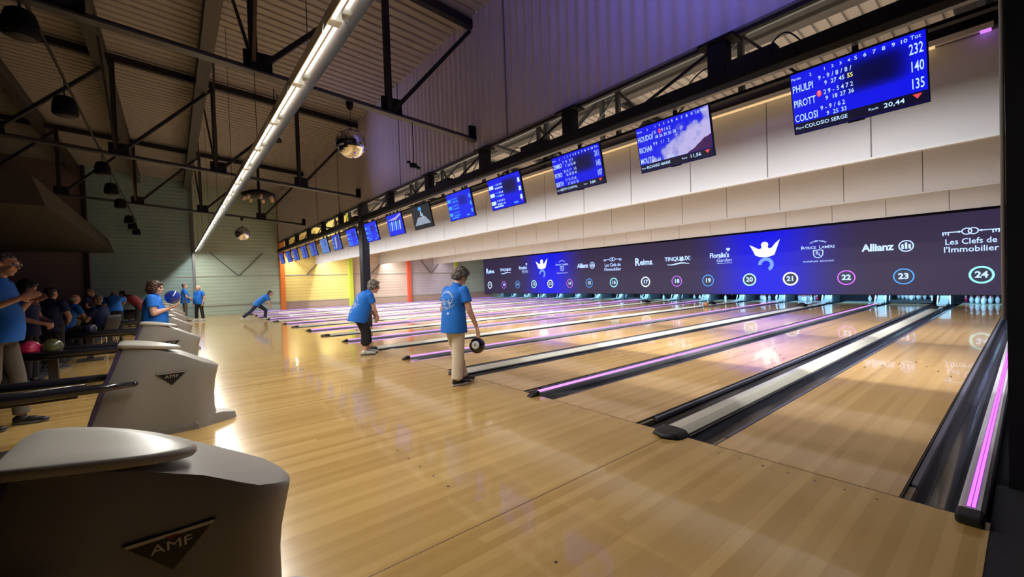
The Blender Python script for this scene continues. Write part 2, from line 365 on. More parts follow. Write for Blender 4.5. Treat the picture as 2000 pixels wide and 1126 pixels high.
# trusses parallel to the lanes
def chord(y): return 4.385-.078*y
def truss(x_,label,ys):
    t=thing('roof_truss',label,'truss',(x_,0,0))
    m=MB(); y0,y1=ys[0],ys[-1]
    m.bar((0,y0,chord(y0)),(0,y1,chord(y1)),.16,.03); m.bar((0,y0,chord(y0)+.04),(0,y1,chord(y1)+.04),.03,.07)
    m.build('lower_chord',mat('chord_grey',(.07,.075,.09),.45,noise_amt=.2),t)
    MB().bar((0,y0,zr(y0)-.15),(0,y1,zr(y1)-.15),.14,.16).build('upper_chord',dsteel,t)
    for i,y in enumerate(ys):
        if y!=1.72: MB().bar((0,y,chord(y)),(0,y,zr(y)-.2),.10,.10).build('post',dsteel,t)
        MB().box(-.03,.03,y-.13,y+.24,chord(y)-.0,chord(y)+.3).build('gusset',black,t)
        if i<len(ys)-1 and y>-9:
            y2=ys[i+1]
            MB().bar((0,y+.08,chord(y)+.08),(0,y2-.05,zr(y2)-.3),.09,.07).build('diagonal',dsteel,t)
    return t
YN=[-10.2,-8.2,-6.2,-4.2,-2.2,-.12,1.72,3.8,5.9,8,10.1,12.2,14.3,16.3]
for x_,lb in ((.6,'dark roof truss at the right end over lane twenty-four'),(-6.2,'nearest dark steel roof truss crossing above the tube lights'),(-13,'second dark steel roof truss meeting the column between lanes sixteen and seventeen'),(-20.4,'farthest dark steel roof truss carrying the small mirror ball')):
    truss(x_,lb,YN)
for y,lb in ((-2.46,'wide dark roof purlin running above the tube light line'),(-4.39,'wide dark roof purlin behind the tube light line over the ball returns'),(-6.5,'dark roof purlin over the seating area'),(6.2,'dark roof purlin above the lanes behind the partition')):
    m=MB(); z=zr(y)-.3; m.box(-26.8,3,-.13,.13,z-.14,z-.12); m.box(-26.8,3,-.02,.02,z-.12,z+.2); m.box(-26.8,3,-.13,.13,z+.2,z+.22)
    o=m.build('roof_purlin',mat('purlin_brown',(.055,.05,.045),.5),None,loc=(0,y,0)); tag(o,lb,'purlin')
k=0
for tx in (-6.2,-13,-20.4):
    for y in (-4.2,-2.2):
        for sgn in (-1,1):
            m=MB(); m.bar((tx,y,chord(y)+.1),(tx+sgn*1.9,y-.1,zr(y)-.1),.045,.03)
            o=m.build('sway_brace',mat('brace_rust',(.06,.03,.022),.5) if k%3==0 else dsteel)
            tag(o,'sway brace of the %s truss, %s side, %s'%({-6.2:'nearest',-13:'middle',-20.4:'farthest'}[tx],'far' if sgn<0 else 'near',{-4.2:'behind the tube lights',-2.2:'at the tube lights',-.12:'above the approach',1.0:'next to the partition'}[y]),'brace','sway braces of the roof trusses'); k+=1
# ------------------------------------------------------------------ ceiling baffles above the lanes
panel=mat('baffle_panel',(.66,.64,.64),.7,noise_amt=.03,noise_scale=1)
bafl={3.72:'first row of pale ceiling baffle panels, right behind the score screens',7.8:'second row of pale ceiling baffle panels over the lanes',11.9:'third row of pale ceiling baffle panels just in front of the number screen'}
for bi,(y,lb) in enumerate(bafl.items()):
    t=thing('ceiling_baffle',lb,'baffle',(0,y,0))
    x1=.93; e=-.24
    edges=[.93]+[e-1.2*i for i in range(30) if e-1.2*i>XL+.3]+[XL]
    for a,b in zip(edges[1:],edges[:-1]):
        MB().box(a+.006,b-.006,0,.04,2.755,3.88).build('panel',panel,t,bevel=.004,seg=1)
    MB().box(XL,.93,.008,.05,2.78,3.9).build('backing',mat('baffle_backing',(.2,.18,.16),.8),t)
    MB().box(XL,.93,-.02,.06,2.735,2.757).build('bottom_trim',mat('baffle_trim',(.6,.58,.56),.4),t)
# trough with a painted warm glow, on top of the first baffle
t=thing('cove_light','long cove light with painted warm yellow glow underneath, along the top of the first baffle row','light',(0,3.72,0))
MB().box(XL+1.5,.78,-.14,-.02,3.885,3.90).box(XL+1.5,.8,-.15,-.14,3.86,3.92).build('trough',mat('trough_white',(.6,.55,.5),.4),t)
MB().box(XL+1.5,.35,-.13,-.03,3.862,3.885).build('glow_underside',emitter('glow_underside',(1,.66,.30),.85),t)  # trough underside painted as glowing, in place of light falling on it
MB().box(.70,.78,-.13,-.03,3.862,3.885).build('violet_strip',emitter('violet_tube',(.5,.15,1),1.6),t)
# fittings of the lane downlights (strips behind girder and baffles)
for y,z,lb in ((1.93,3.395,'slim wash light strip under the girder, behind the score screens'),(3.9,3.30,'slim downlight strip behind the first baffle row'),(8.0,3.26,'slim downlight strip behind the second baffle row'),(12.1,3.24,'slim downlight strip behind the third baffle row')):
    o=MB().box(-26.7,.9,y-.04,y+.04,z,z+.035).build('downlight_strip',black); tag(o,lb,'light')
# ------------------------------------------------------------------ long fluorescent line
t0=None; L=1.25; x_=-1.1; k=0
import itertools
tubem=emitter('tube_white',(1,.96,.87),5)
names=[]
while x_-L>XL:
    if t0 is None:
        t0=thing('tube_light','', 'light',(0,0,0))
        prof=[(-.10,-.133),(-.075,.005),(-.02,.03),(.03,.03),(.125,-.053),(.128,-.045),(.032,.042),(-.022,.042),(-.083,.012),(-.106,-.131)]
        m=MB(); m.prism([(a,b) for a,b in prof],0,-L/2+.004,L/2-.004); o=m.build('reflector',reflect,t0)
        m=MB(); m.box(-L/2,L/2,-.02,.03,.04,.09); m.build('housing',gsteel,t0)
        m=MB(); m.tube([(-L/2+.05,-.03,-.018),(L/2-.05,-.03,-.018)],.016,10); m.build('tube',tubem,t0)
        for sx in (-1,1):
            m=MB(); m.box(sx*(L/2-.02)-.025,sx*(L/2-.02)+.025,-.06,.03,-.045,.03); m.build('lamp_holder',mat('lamp_holder',(.5,.5,.42),.4),t0)
        tt=t0
    else: tt=copy_tree(t0)
    tt.location=(x_-L/2,LINE_Y,LINE_Z)
    names.append(tt); x_-=L; k+=1
ordn=['nearest','second','third','fourth','fifth','sixth','seventh','eighth','ninth','tenth','eleventh','twelfth','thirteenth','fourteenth','fifteenth','sixteenth','seventeenth','eighteenth','nineteenth','twentieth','twenty-first','twenty-second','twenty-third']
for i,tt in enumerate(names):
    tt['label']='%s white tube light from the near end of the long glowing line'%ordn[i]; tt['category']='light'; tt['group']='tube lights in the long ceiling line'
m=MB(); m.box(XL+.2,-1.1,-.015,.015,.09,.12)
o=m.build('light_track',gsteel,None,loc=(0,LINE_Y+.005,LINE_Z)); tag(o,'slim grey track carrying the line of tube lights','track')
for tx in (-1.6,-3.2,-6.2,-9.5,-13,-16.5,-20.4,-24):
    z=chord(LINE_Y) if tx in(-6.2,-13,-20.4) else zr(LINE_Y)-.25
    o=MB().tube([(tx,LINE_Y,LINE_Z+.1),(tx,LINE_Y,z)],.004,6).build('hanger_wire',dsteel); tag(o,'thin hanger wire of the tube light track, %s'%{-1.6:'nearest the camera',-3.2:'second from the camera',-6.2:'at the nearest truss',-9.5:'between nearest and middle truss',-13:'at the middle truss',-16.5:'between middle and farthest truss',-20.4:'at the farthest truss',-24:'nearest the end wall'}[tx],'wire','hanger wires of the light track')
# ------------------------------------------------------------------ lanes, gutters, dividers
LEN=18.9
def side_gutter(mb,xa,xb,s):
    # concave trough between lane edge xa and divider xb
    n=8; v=[];f=[]
    for k in range(n+1):
        u=k/n; x_=xa+(xb-xa)*u; z=-.02-.075*math.sin(PI*min(1,max(0,u)))**.6
        for y in (.004,LEN+.2): v.append((x_,y,z))
    for k in range(n): f.append((2*k,2*k+2,2*k+3,2*k+1))
    mb.add(v,f,0,True); return mb
lane0=None
for n in range(24,8,-1):
    if lane0 is None:
        lane0=t=thing('bowling_lane','','lane')
        m=MB(); m.box(-H,H,.002,18.0,-.05,0)
        for i in range(7):
            x_=(i-3)*.137; y=4.85-abs(i-3)*.27
            m.add([(x_-.010,y,.0006),(x_+.010,y,.0006),(x_,y+.10,.0006)],[(0,1,2)],1)
        for i in (-3.5,-2.5,-1.5,-.5,.5,1.5,2.5,3.5)[:]:
            pass
        m.build('lane_bed',[lanem,lineblk],t)
        m=MB(); m.box(-H,H,18.0,19.3,-.05,.0); m.build('pin_deck',pindeck,t)
        for s in (-1,1):
            side_gutter(MB(),s*(H+.002),s*(H+G),s).build('gutter',gutterm,t)
            m=MB(); m.box(s*(H+.012),s*(H+.05),.28,17,-.045,-.008); m.build('bumper_rail',railm,t,bevel=.006)
            m=MB(); m.box(s*(H+.003),s*(H+.012),.01,17.9,-.06,-.001); m.build('edge_strip',lineblk,t)
            m=MB(); m.box(s*(H+.012),s*(H+.045),.03,.24,-.05,-.012); m.build('rail_end',mat('rail_end_brown',(.2,.15,.09),.5),t)
    else: t=copy_tree(lane0)
    t.location=(LC[n],0,0)
    t['label']='maple bowling lane ending under the number '+wd(n); t['category']='lane'; t['group']='bowling lanes side by side'
# foul line dots on the approach
m=MB()
for n in range(24,8,-1):
    for i in range(7):
        m.lathe([(.008,.0003),(.001,.0009)],8,(LC[n]+(i-3)*.152,-.12,0))
    for i in range(5):
        m.lathe([(.009,.0003),(.001,.0009)],8,(LC[n]+(i-2)*.2,-1.9,0))
o=m.build('floor_dots',lineblk); o['label']='rows of small dark aiming dots set in the approach floor before the lanes'; o['category']='floor marking'; o['kind']='stuff'
bd=None; ld=None
def lab_div(n):
    if n==24: return 'lit purple divider at the right end beside lane twenty-four'
    if n==8: return 'lit purple divider at the far left end beside lane nine'
    return None
for n in range(23,8,-1):
    a=E[n][1]+G; b=E[n+1][0]-G; xc=(a+b)/2
    if n%2==1 and n!=16:
        if bd is None:
            t=bd=thing('lane_divider','','lane divider'); hw=WB/2-.02
            prof=[(-hw,-.06),(-hw,.012),(-hw+.03,.03),(-hw*.4,.048),(0,.052),(hw*.4,.048),(hw-.03,.03),(hw,.012),(hw,-.06)]
            m=MB(); m.prism(prof,1,.03,17.12); m.build('cap',beige,t)
            m=MB(); m.prism([(-.135,-.06),(-.135,.0),(.135,0),(.135,-.06)],1,.0,17.12); m.build('base',gutterm,t)
            # rounded black nose on the approach
            v=[];f=[]; N=9
            sec=[(-.13,.6,.28),(-.12,.85,.6),(-.06,.98,.95),(.035,1.0,1.0)]
            for (y,sx_,sz) in sec:
                for k in range(N):
                    u=-1+2*k/(N-1); v.append((u*.14*sx_,y-.05*(1-u*u)*(y<0),.001+(.052*sz)*(1-.35*u*u if abs(u)<1 else .0)*(1 if abs(u)<1 else 0)))
            for i in range(len(sec)-1):
                for k in range(N-1): f.append((i*N+k,i*N+k+1,(i+1)*N+k+1,(i+1)*N+k))
            f.append(tuple(range(N))); m=MB(); m.add(v,f,0,True); m.build('end_cap',rubber,t)
        else: t=copy_tree(bd)
        t['label']='wide beige divider between lanes %s and %s with black nose'%(wd(n),wd(n+1)); t['category']='lane divider'; t['group']='beige lane dividers'
        t.location=(xc,0,0)
def led_divider(xc,first=[None]):
    if first[0] is None:
        t=first[0]=thing('lit_divider','','lane divider')
        hw=.029
        m=MB(); m.prism([(-hw,-.06),(-hw,.02),(-hw*.6,.045),(hw*.6,.045),(hw,.02),(hw,-.06)],1,.0,17.12); m.build('cap',alu,t)
        m=MB(); m.prism([(-.022,.036),(-.019,.051),(.019,.051),(.022,.036)],1,.02,17.1); m.build('led_strip',purple,t)
        for sgn in (-1,):
            m=MB(); m.prism([(-.0315,.018),(-.030,.03),(-.018,.0475),(-.0165,.0475),(-.0295,.017)],1,.02,17.1); m.build('light_edge',emitter('purple_edge',(.42,.06,1),.9),t)
        m=MB(); m.box(-.045,.045,-.03,-.001,.0,.058); m.prism([(-.03,.058),(-.13,.012),(-.13,0),(-.03,0)],0,-.04,.04); m.build('end_cap',rubber,t,bevel=.008)
    else: t=copy_tree(first[0])
    t.location=(xc,0,0); t['category']='lane divider'; t['group']='lit purple lane dividers'
    return t
for n in range(22,8,-2):
    a=E[n][1]+G; b=E[n+1][0]-G
    if n==16:
        for xc,s in ((a+.06,'left'),(b-.06,'right')):
            t=led_divider(xc); t['label']='lit purple divider, %s one of the pair between lanes sixteen and seventeen'%s
    else:
        t=led_divider((a+b)/2); t['label']='lit purple divider strip between lanes %s and %s'%(wd(n),wd(n+1))
t=led_divider(E[9][0]-G-.04); t['label']='lit purple divider strip at the far left beside lane nine'
# wider one beside lane twenty-four
t=thing('lit_divider','wide grey divider with glowing purple dotted strip at the right of lane twenty-four','lane divider',(H+G+.052,0,0),0,'lit purple lane dividers')
m=MB(); m.prism([(-.05,-.08),(-.05,.03),(-.035,.05),(.035,.05),(.05,.03),(.05,-.08)],1,.0,17.9); m.build('cap',mat('cap_pale',(.55,.52,.55),.35),t)
m=MB()
yy=.02
while yy<9: 
    for sx_ in (-.009,.009): m.box(sx_-.007,sx_+.007,yy,yy+.012,.05,.053)
    yy+=.018
m.box(-.016,.016,9,17.8,.05,.053)
m.build('led_strip',emitter('purple_led_dots',(.62,.1,1),2.6),t)
MB().box(-.019,.019,.01,17.8,.049,.051).build('led_base',emitter('purple_base',(.3,.06,.8),.45),t)
m=MB(); m.box(-.052,.052,-.12,.0,.0,.054); m.build('end_cap',rubber,t,bevel=.015)
# ------------------------------------------------------------------ pins, machines, screen
def pin_profile():
    return [(.0,0),(.026,0),(.036,.02),(.049,.06),(.0575,.1),(.0606,.115),(.058,.145),(.047,.19),(.033,.225),(.0245,.25),(.0235,.27),(.026,.3),(.0315,.325),(.0323,.343),(.029,.365),(.018,.378),(0,.381)]
def pinmesh(name,mats):
    m=MB(); pr=pin_profile(); m.lathe(pr,20,mfun=lambda i: 1 if i in(8,10) else 0); return m.mesh(name,mats)
PM=pinmesh('pin',[pinw,pinr]); PMR=pinmesh('pin_red',[pinred,pinw])
PP={1:(0,0),2:(-.1524,.264),3:(.1524,.264),4:(-.3048,.528),5:(0,.528),6:(.3048,.528),7:(-.457,.792),8:(-.1524,.792),9:(.1524,.792),10:(.457,.792)}
PN={1:'front pin',2:'second row left pin',3:'second row right pin',4:'third row left pin',5:'third row middle pin',6:'third row right pin',7:'back row far left pin',8:'back row inner left pin',9:'back row inner right pin',10:'back row far right pin'}
sets={24:range(1,11),23:range(1,11),22:(6,10),21:range(1,11),20:(1,2,4,5,6,7,10),19:(1,10),18:(2,3,6),17:(1,10),16:(3,6),15:(6,),14:(3,),13:(5,),12:(),11:(1,3,6,9),10:(1,2,3,6,10),9:()}
for n,ks in sets.items():
    for k in ks:
        red=(n==24 and k==7) or (n==21 and k==6)
        o=bpy.data.objects.new('bowling_pin',PMR if red else PM); COL.objects.link(o)
        dx,dy=PP[k]; o.location=(LC[n]+dx,18.288+dy,.13 if n==23 else .0)
        tag(o,('dark red' if red else 'white')+' bowling pin, %s on lane %s%s'%(PN[k],wd(n),', held up in the machine' if n==23 else ''),'bowling pin','bowling pins on lane '+wd(n))
# divider housings beside the pins
kick=mat('housing_grey',(.42,.45,.46),.4,noise_amt=.08); kickd=mat('housing_side',(.10,.13,.16),.5)
kk=None
divs=[(n,(E[n][1]+G+E[n+1][0]-G)/2) for n in range(23,8,-1)]+[(8,E[9][0]-G-.04)]
for n,xc in divs:
    if kk is None:
        t=kk=thing('machine_housing','','pin machine housing',(0,0,0))
        hw=.2
        pr=[(17.15,0),(17.2,.05),(17.75,.08),(17.95,.16),(18.05,.36),(18.08,.75),(19.2,.75),(19.2,0)]
        MB().prism(pr,0,-.12,.12).build('front_cover',kick,t,bevel=.02)
        for s in (-1,1):
            MB().box(s*.12,s*.13,18.15,19.2,-.05,.8).build('side_plate',kickd,t)
        for s in (-1,1): MB().bar((s*.16,17.75,.02),(s*.13,18.0,.62),.03,.02).build('guide_rod',alu,t)
    else: t=copy_tree(kk)
    t.location=(xc,0,0); t['category']='pin machine housing'; t['group']='pin machine housings'
    t['label']='pale grey pin machine housing between lanes %s and %s'%(wd(n),wd(n+1)) if n>8 else 'pale grey pin machine housing at the far left of lane nine'
m=MB(); m.box(-27,XR,19.35,19.4,-.05,1.4); struct(m.build('trim_4',darkwall))
# sweep bar lowered in front of lane twenty-three and on 17
o=MB().box(-.58,.58,18.12,19.25,.03,.13).build('pin_deck_lift',mat('lift_dark',(.02,.025,.035),.4),None,loc=(LC[23],0,0)); tag(o,'dark lifted deck holding the pins of lane twenty-three','pin machine')
for n,z,lb in ((23,.12,'dark sweep bar lowered in front of the pins of lane twenty-three'),(18,.10,'dark sweep bar lowered on lane eighteen'),(16,.1,'dark sweep bar lowered on lane sixteen')):
    t=thing('sweep_bar',lb,'sweep bar',(LC[n],18.05,0),0,'sweep bars of the pin machines')
    MB().box(-.6,.6,-.02,.02,.03,z).build('blade',mat('sweep_dark',(.03,.035,.045),.4),t)
    MB().bar((-.58,0,z),(-.58,.3,.75),.03).bar((.58,0,z),(.58,.3,.75),.03).build('arm',alu,t)
for n,lb in ((19,'pale pin table frame hanging above lane nineteen'),(14,'pale pin table frame hanging above lane fourteen'),(11,'pale pin table frame hanging above lane eleven')):
    o=MB().box(-.45,.45,-.3,.3,.50,.53).box(-.45,-.4,-.34,-.3,.36,.5).box(.4,.45,-.34,-.3,.36,.5).build('pin_table',alu,None,loc=(LC[n],18.4,-.07)); tag(o,lb,'pin table','pin tables of the machines')
# camera-sensor boxes standing on the beige dividers near the pins
for u_,v_,n,lb in ((1822,597,23,'small black sensor box on the beige divider left of lane twenty-four'),(1567,591,21,'small black sensor box on the beige divider left of lane twenty-two'),(1390,588,19,'small black sensor box on the beige divider left of lane twenty'),(1262,583,17,'small black sensor box on the beige divider left of lane eighteen')):
    xc=(E[n][1]+E[n+1][0])/2; p=atx(u_,v_,xc)
    m=MB(); m.box(-.11,.11,-.2,.2,0,.07); m.ball((0,-.02,.07),(.1,.16,.06),12); m.tube([(.1,.1,.05),(.2,.2,.05),(.22,.35,.0)],.01,6)
    o=m.build('sensor_box',black,None,loc=(xc,min(p.y,16.4),.05)); tag(o,lb,'sensor box','sensor boxes on the dividers')
def bowlball(r,mats,name='bowling_ball',holes=True,parent=None):
    m=MB(); m.ball((0,0,0),r,32)
    if holes:
        for a,b in ((.0,.0),(.28,.1),(.14,-.35)):
            d=Vector((math.sin(a),math.sin(b),1)).normalized(); q=d.to_track_quat('Z','Y').to_matrix()
            c=d*(r*1.0008); m.add([c+q@Vector((.012*math.cos(2*PI*k/12),.012*math.sin(2*PI*k/12),0)) for k in range(12)],[tuple(range(12))],1)
    return m.build(name,mats,parent)
o=bowlball(.108,[mat('ball_brown',(.22,.10,.03),.12,coat=.5),lineblk]); p=atz(1379,594,.108); o.location=p; tag(o,'brown bowling ball rolling down lane nineteen','bowling ball')
# number screen
u0=E[9][0]-.35; 
msk=bpy.data.materials.new('number_screen_face'); msk.use_nodes=True; nt=msk.node_tree; b=nt.nodes['Principled BSDF']; Lk=nt.links.new
g=_n(nt,'ShaderNodeNewGeometry'); sp=_n(nt,'ShaderNodeSeparateXYZ'); Lk(g.outputs['Position'],sp.inputs[0])
def gauss(c,wd):
    a=_n(nt,'ShaderNodeMath',operation='SUBTRACT'); Lk(sp.outputs[0],a.inputs[0]); a.inputs[1].default_value=c
    d=_n(nt,'ShaderNodeMath',operation='DIVIDE'); Lk(a.outputs[0],d.inputs[0]); d.inputs[1].default_value=wd
    e=_n(nt,'ShaderNodeMath',operation='POWER'); ab=_n(nt,'ShaderNodeMath',operation='ABSOLUTE'); Lk(d.outputs[0],ab.inputs[0]); Lk(ab.outputs[0],e.inputs[0]); e.inputs[1].default_value=2.4
    f_=_n(nt,'ShaderNodeMath',operation='MULTIPLY'); Lk(e.outputs[0],f_.inputs[0]); f_.inputs[1].default_value=-1
    h=_n(nt,'ShaderNodeMath',operation='EXPONENT'); Lk(f_.outputs[0],h.inputs[0]); return h.outputs[0]
ad=_n(nt,'ShaderNodeMath',operation='ADD'); Lk(gauss(-6.15,1.75),ad.inputs[0]); Lk(gauss(-19.3,1.75),ad.inputs[1])
mx=_n(nt,'ShaderNodeMix',data_type='RGBA'); mx.inputs[6].default_value=(.034,.023,.062,1); mx.inputs[7].default_value=(.003,.006,.85,1); Lk(ad.outputs[0],mx.inputs[0])
Lk(mx.outputs[2],b.inputs['Emission Color']); b.inputs['Emission Strength'].default_value=.6; b.inputs['Base Color'].default_value=(.006,.005,.01,1); b.inputs['Roughness'].default_value=.5; b.inputs['Specular IOR Level'].default_value=.25
scr=thing('number_screen','long dark blue lane number screen with sponsor logos above the pins','screen',(0,YS,0))
m=MB(); m.box(XL+.02,.93,0,.08,.415,3.06); m.build('screen_face',msk,scr)
m=MB(); m.box(XL+.02,.93,-.02,.1,3.06,3.09).box(XL+.02,.93,-.01,.08,.385,.415); m.build('frame',black,scr)
white=emitter('logo_white',(.42,.58,1),1.5); glow=emitter('logo_glow_white',(.6,.75,1),1.7); mid=emitter('logo_blue',(.16,.34,1),1.05)
def plane(x0,z0,dy=-.012): return lambda a,b: (x0+a,dy,z0+b)
cols={0:emitter('ring_white',(.75,.88,1),1.6),1:emitter('ring_violet',(.55,.1,1),1.5),2:emitter('ring_blue',(.04,.32,1),1.3),3:emitter('ring_cyan',(.28,.85,.95),1.2)}
cidx={9:0,13:0,17:0,21:0,10:1,14:1,18:1,22:1,11:2,15:2,19:2,23:2,12:3,16:3,20:3,24:3}
cyc={12:emitter('ring_pale_cyan',(.4,.85,1),1.3)}
UX={24:1917,23:1765,22:1653,21:1544,20:1464,19:1383,18:1322,17:1261,16:1199,15:1151,14:1113,13:1075,12:1043,11:1011,10:984.5,9:957}
ZV={24:537,23:540,22:542,21:544,20:545.5,19:547,18:548,17:550,16:551.5,15:553,14:553,13:554,12:554.5,11:555,10:556,9:557}
for n,u_ in UX.items():
    p=aty(u_,ZV[n],YS); xc=p.x; zc=1.045
    m=MB(); f_=plane(xc,zc)
    th=.055 if n in (24,21,17,13,9,20,16,12) else .036
    ring2(m,0,0,.275,.275,th,f_,0)
    m2=f_
    disc2(m,0,0,.215,.215,plane(xc,zc,-.006),2)
    textm(m,str(n),0,.0,.27,1,1.05,.035,f=plane(xc,zc,-.014))
    m.build('lane_number',[cyc[12] if n==12 or n==20 else cols[cidx[n]],white,mat('disc_navy',(.01,.02,.06),.5)],scr)
def at_s(u_,v_): p=aty(u_,v_,YS); return p.x,p.z
def logo(fn,u_,v_,sc=1.0):
    x_,z_=at_s(u_,v_); m=MB(); fn(m,lambda a,b: (x_+a*sc,-.012,z_+b*sc)); m.build('logo',[white,mid,glow],scr)
def lg_reims(m,f):
    textm(m,'R',-.42,.02,.56,0,.9,.03,f=f); textm(m,'eims',.12,.0,.42,0,.95,.03,f=f); textm(m,'.',.47,0,.4,0,1,.02,f=f); textm(m,'fr',.56,-.13,.1,1,1,0,f=f)
def lg_tinq(m,f):
    textm(m,'TINQU',-.28,.06,.28,0,.98,.025,f=f); textm(m,'e',.17,.08,.42,0,1,.03,f=f,shear=.3); textm(m,'UX',.43,.06,.28,0,1,.025,f=f)
    textm(m,'VILLE',.66,.06,.07,1,1,0,f=lambda a,b:f(.66-(b-.06),.06+(a-.66)*1.2))
    n=24; v=[];fs=[]
    for k in range(n+1):
        t_=k/n; a=-.6+1.2*t_; c=-.19+.035*math.sin(t_*2*PI+3.6); w_=.012+.022*math.sin(PI*t_); v+= [f(a,c-w_),f(a,c+w_)]
    for k in range(n): fs.append((2*k,2*k+2,2*k+3,2*k+1))
    m.add(v,fs,0)
def lg_flor(m,f):
    textm(m,"Floralie's",0,.08,.31,0,.86,.025,f=f,space=.95); textm(m,'Garden',.2,-.15,.24,0,.95,-.004,f=f,shear=.25)
    poly2(m,[(-.12,-.285),(.57,-.275),(.57,-.29),(-.12,-.3)],f,0)
    for a in (-.5,-.15,.2,.55): 
        poly2(m,[(.4,.24),(.4+.14*math.sin(a-.2),.24+.14*math.cos(a-.2)),(.4+.17*math.sin(a),.24+.17*math.cos(a)),(.4+.14*math.sin(a+.2),.24+.14*math.cos(a+.2))],f,0)
def lg_crown(m,f):
    pts=[(-.33,.10),(-.17,.04),(0,.02),(.17,.04),(.33,.10),(.40,.30),(.52,.66),(.36,.52),(.25,.38),(.16,.34),(.10,.40),(.13,.50),(.09,.58),(0,.61),(-.09,.58),(-.13,.50),(-.10,.40),(-.16,.34),(-.26,.36),(-.38,.44),(-.54,.52),(-.42,.30)]
    m.add([f(*p_) for p_ in pts],[tuple(range(len(pts)))],2)
    ring2(m,.03,-.26,.27,.27,.125,f,1,a0=R(-62),a1=R(182))
def lg_lamere(m,f):
    s='CHAMPAGNE'
    for i,ch in enumerate(s):
        a=R(125-70*i/(len(s)-1)); cx,cy=.42*math.cos(a),.42*math.sin(a)
        ro=a-PI/2
        textm(m,ch,0,0,.09,0,1,.004,f=lambda p,q,cx=cx,cy=cy,ro=ro: f(cx+p*math.cos(ro)-q*math.sin(ro),cy+q*math.cos(ro)+p*math.sin(ro)+.02))
    textm(m,'P',-.53,.19,.19,0,.9,.006,f=f); textm(m,'ATRICE',-.3,.18,.14,0,1,.006,f=f); textm(m,'L',.07,.19,.19,0,.9,.006,f=f); textm(m,'AMÈRE',.33,.18,.14,0,1.0,.006,f=f)
    sh=[(-.17,.08),(0,.1),(.17,.08),(.165,-.1),(.11,-.2),(0,-.24),(-.11,-.2),(-.165,-.1)]
    si=[(a*.82,(b+.07)*.82-.07) for a,b in sh]
    for i in range(8): m.add([f(*sh[i]),f(*sh[(i+1)%8]),f(*si[(i+1)%8]),f(*si[i])],[(0,1,2,3)],0)
    textm(m,'R',-.03,-.04,.2,0,.9,.004,f=f); textm(m,'L',.06,-.1,.18,0,.9,.004,f=f)
    textm(m,'PROPRIÉTAIRE - RÉCOLTANT',0,-.36,.085,0,.92,.003,f=f)
def lg_all(m,f):
    textm(m,'Allianz',-.2,0,.36,0,.95,.032,f=f,space=.95)
    ring2(m,.56,.0,.2,.2,.035,f,0)
    for a,h0,h1 in ((-.09,-.1,.06),(0,-.1,.12),(.09,-.1,.06)): poly2(m,[(.56+a-.03,h0),(.56+a+.03,h0),(.56+a+.03,h1),(.56+a-.03,h1)],f,0)
def lg_clefs(m,f):
    ring2(m,-.07,.38,.12,.11,.028,f,0); ring2(m,.07,.38,.12,.11,.028,f,0)
    for s_ in (-1,1):
        poly2(m,[(s_*.18,.365),(s_*.62,.365),(s_*.62,.395),(s_*.18,.395)][::s_],f,0)
        for a,h_ in ((.6,.09),(.54,.07),(.48,.09)): poly2(m,[(s_*a-.015,.37),(s_*a+.015,.37),(s_*a+.015,.37-h_),(s_*a-.015,.37-h_)],f,0)
        poly2(m,[(s_*.24-.02,.35),(s_*.24+.02,.35),(s_*.24+.02,.41),(s_*.24-.02,.41)],f,0)
    textm(m,'Les Clefs de',0,.06,.26,0,.88,.009,f=f); textm(m,"l'Immobilier",0,-.19,.26,0,.96,.009,f=f)
for fn,uv in ((lg_clefs,[(1895,474),(1196.5,519)]),(lg_all,[(1728,482.5),(1143,518.5)]),(lg_lamere,[(1598,492),(1098,522)]),(lg_crown,[(1494,503),(1058.5,526)]),(lg_flor,[(1405,502),(1021.5,525)]),(lg_tinq,[(1324,507.5),(988,528)]),(lg_reims,[(1258,512),(958,530)])):
    for (u_,v_) in uv: logo(fn,u_,v_,1.0 if fn is not lg_crown else 1.12)
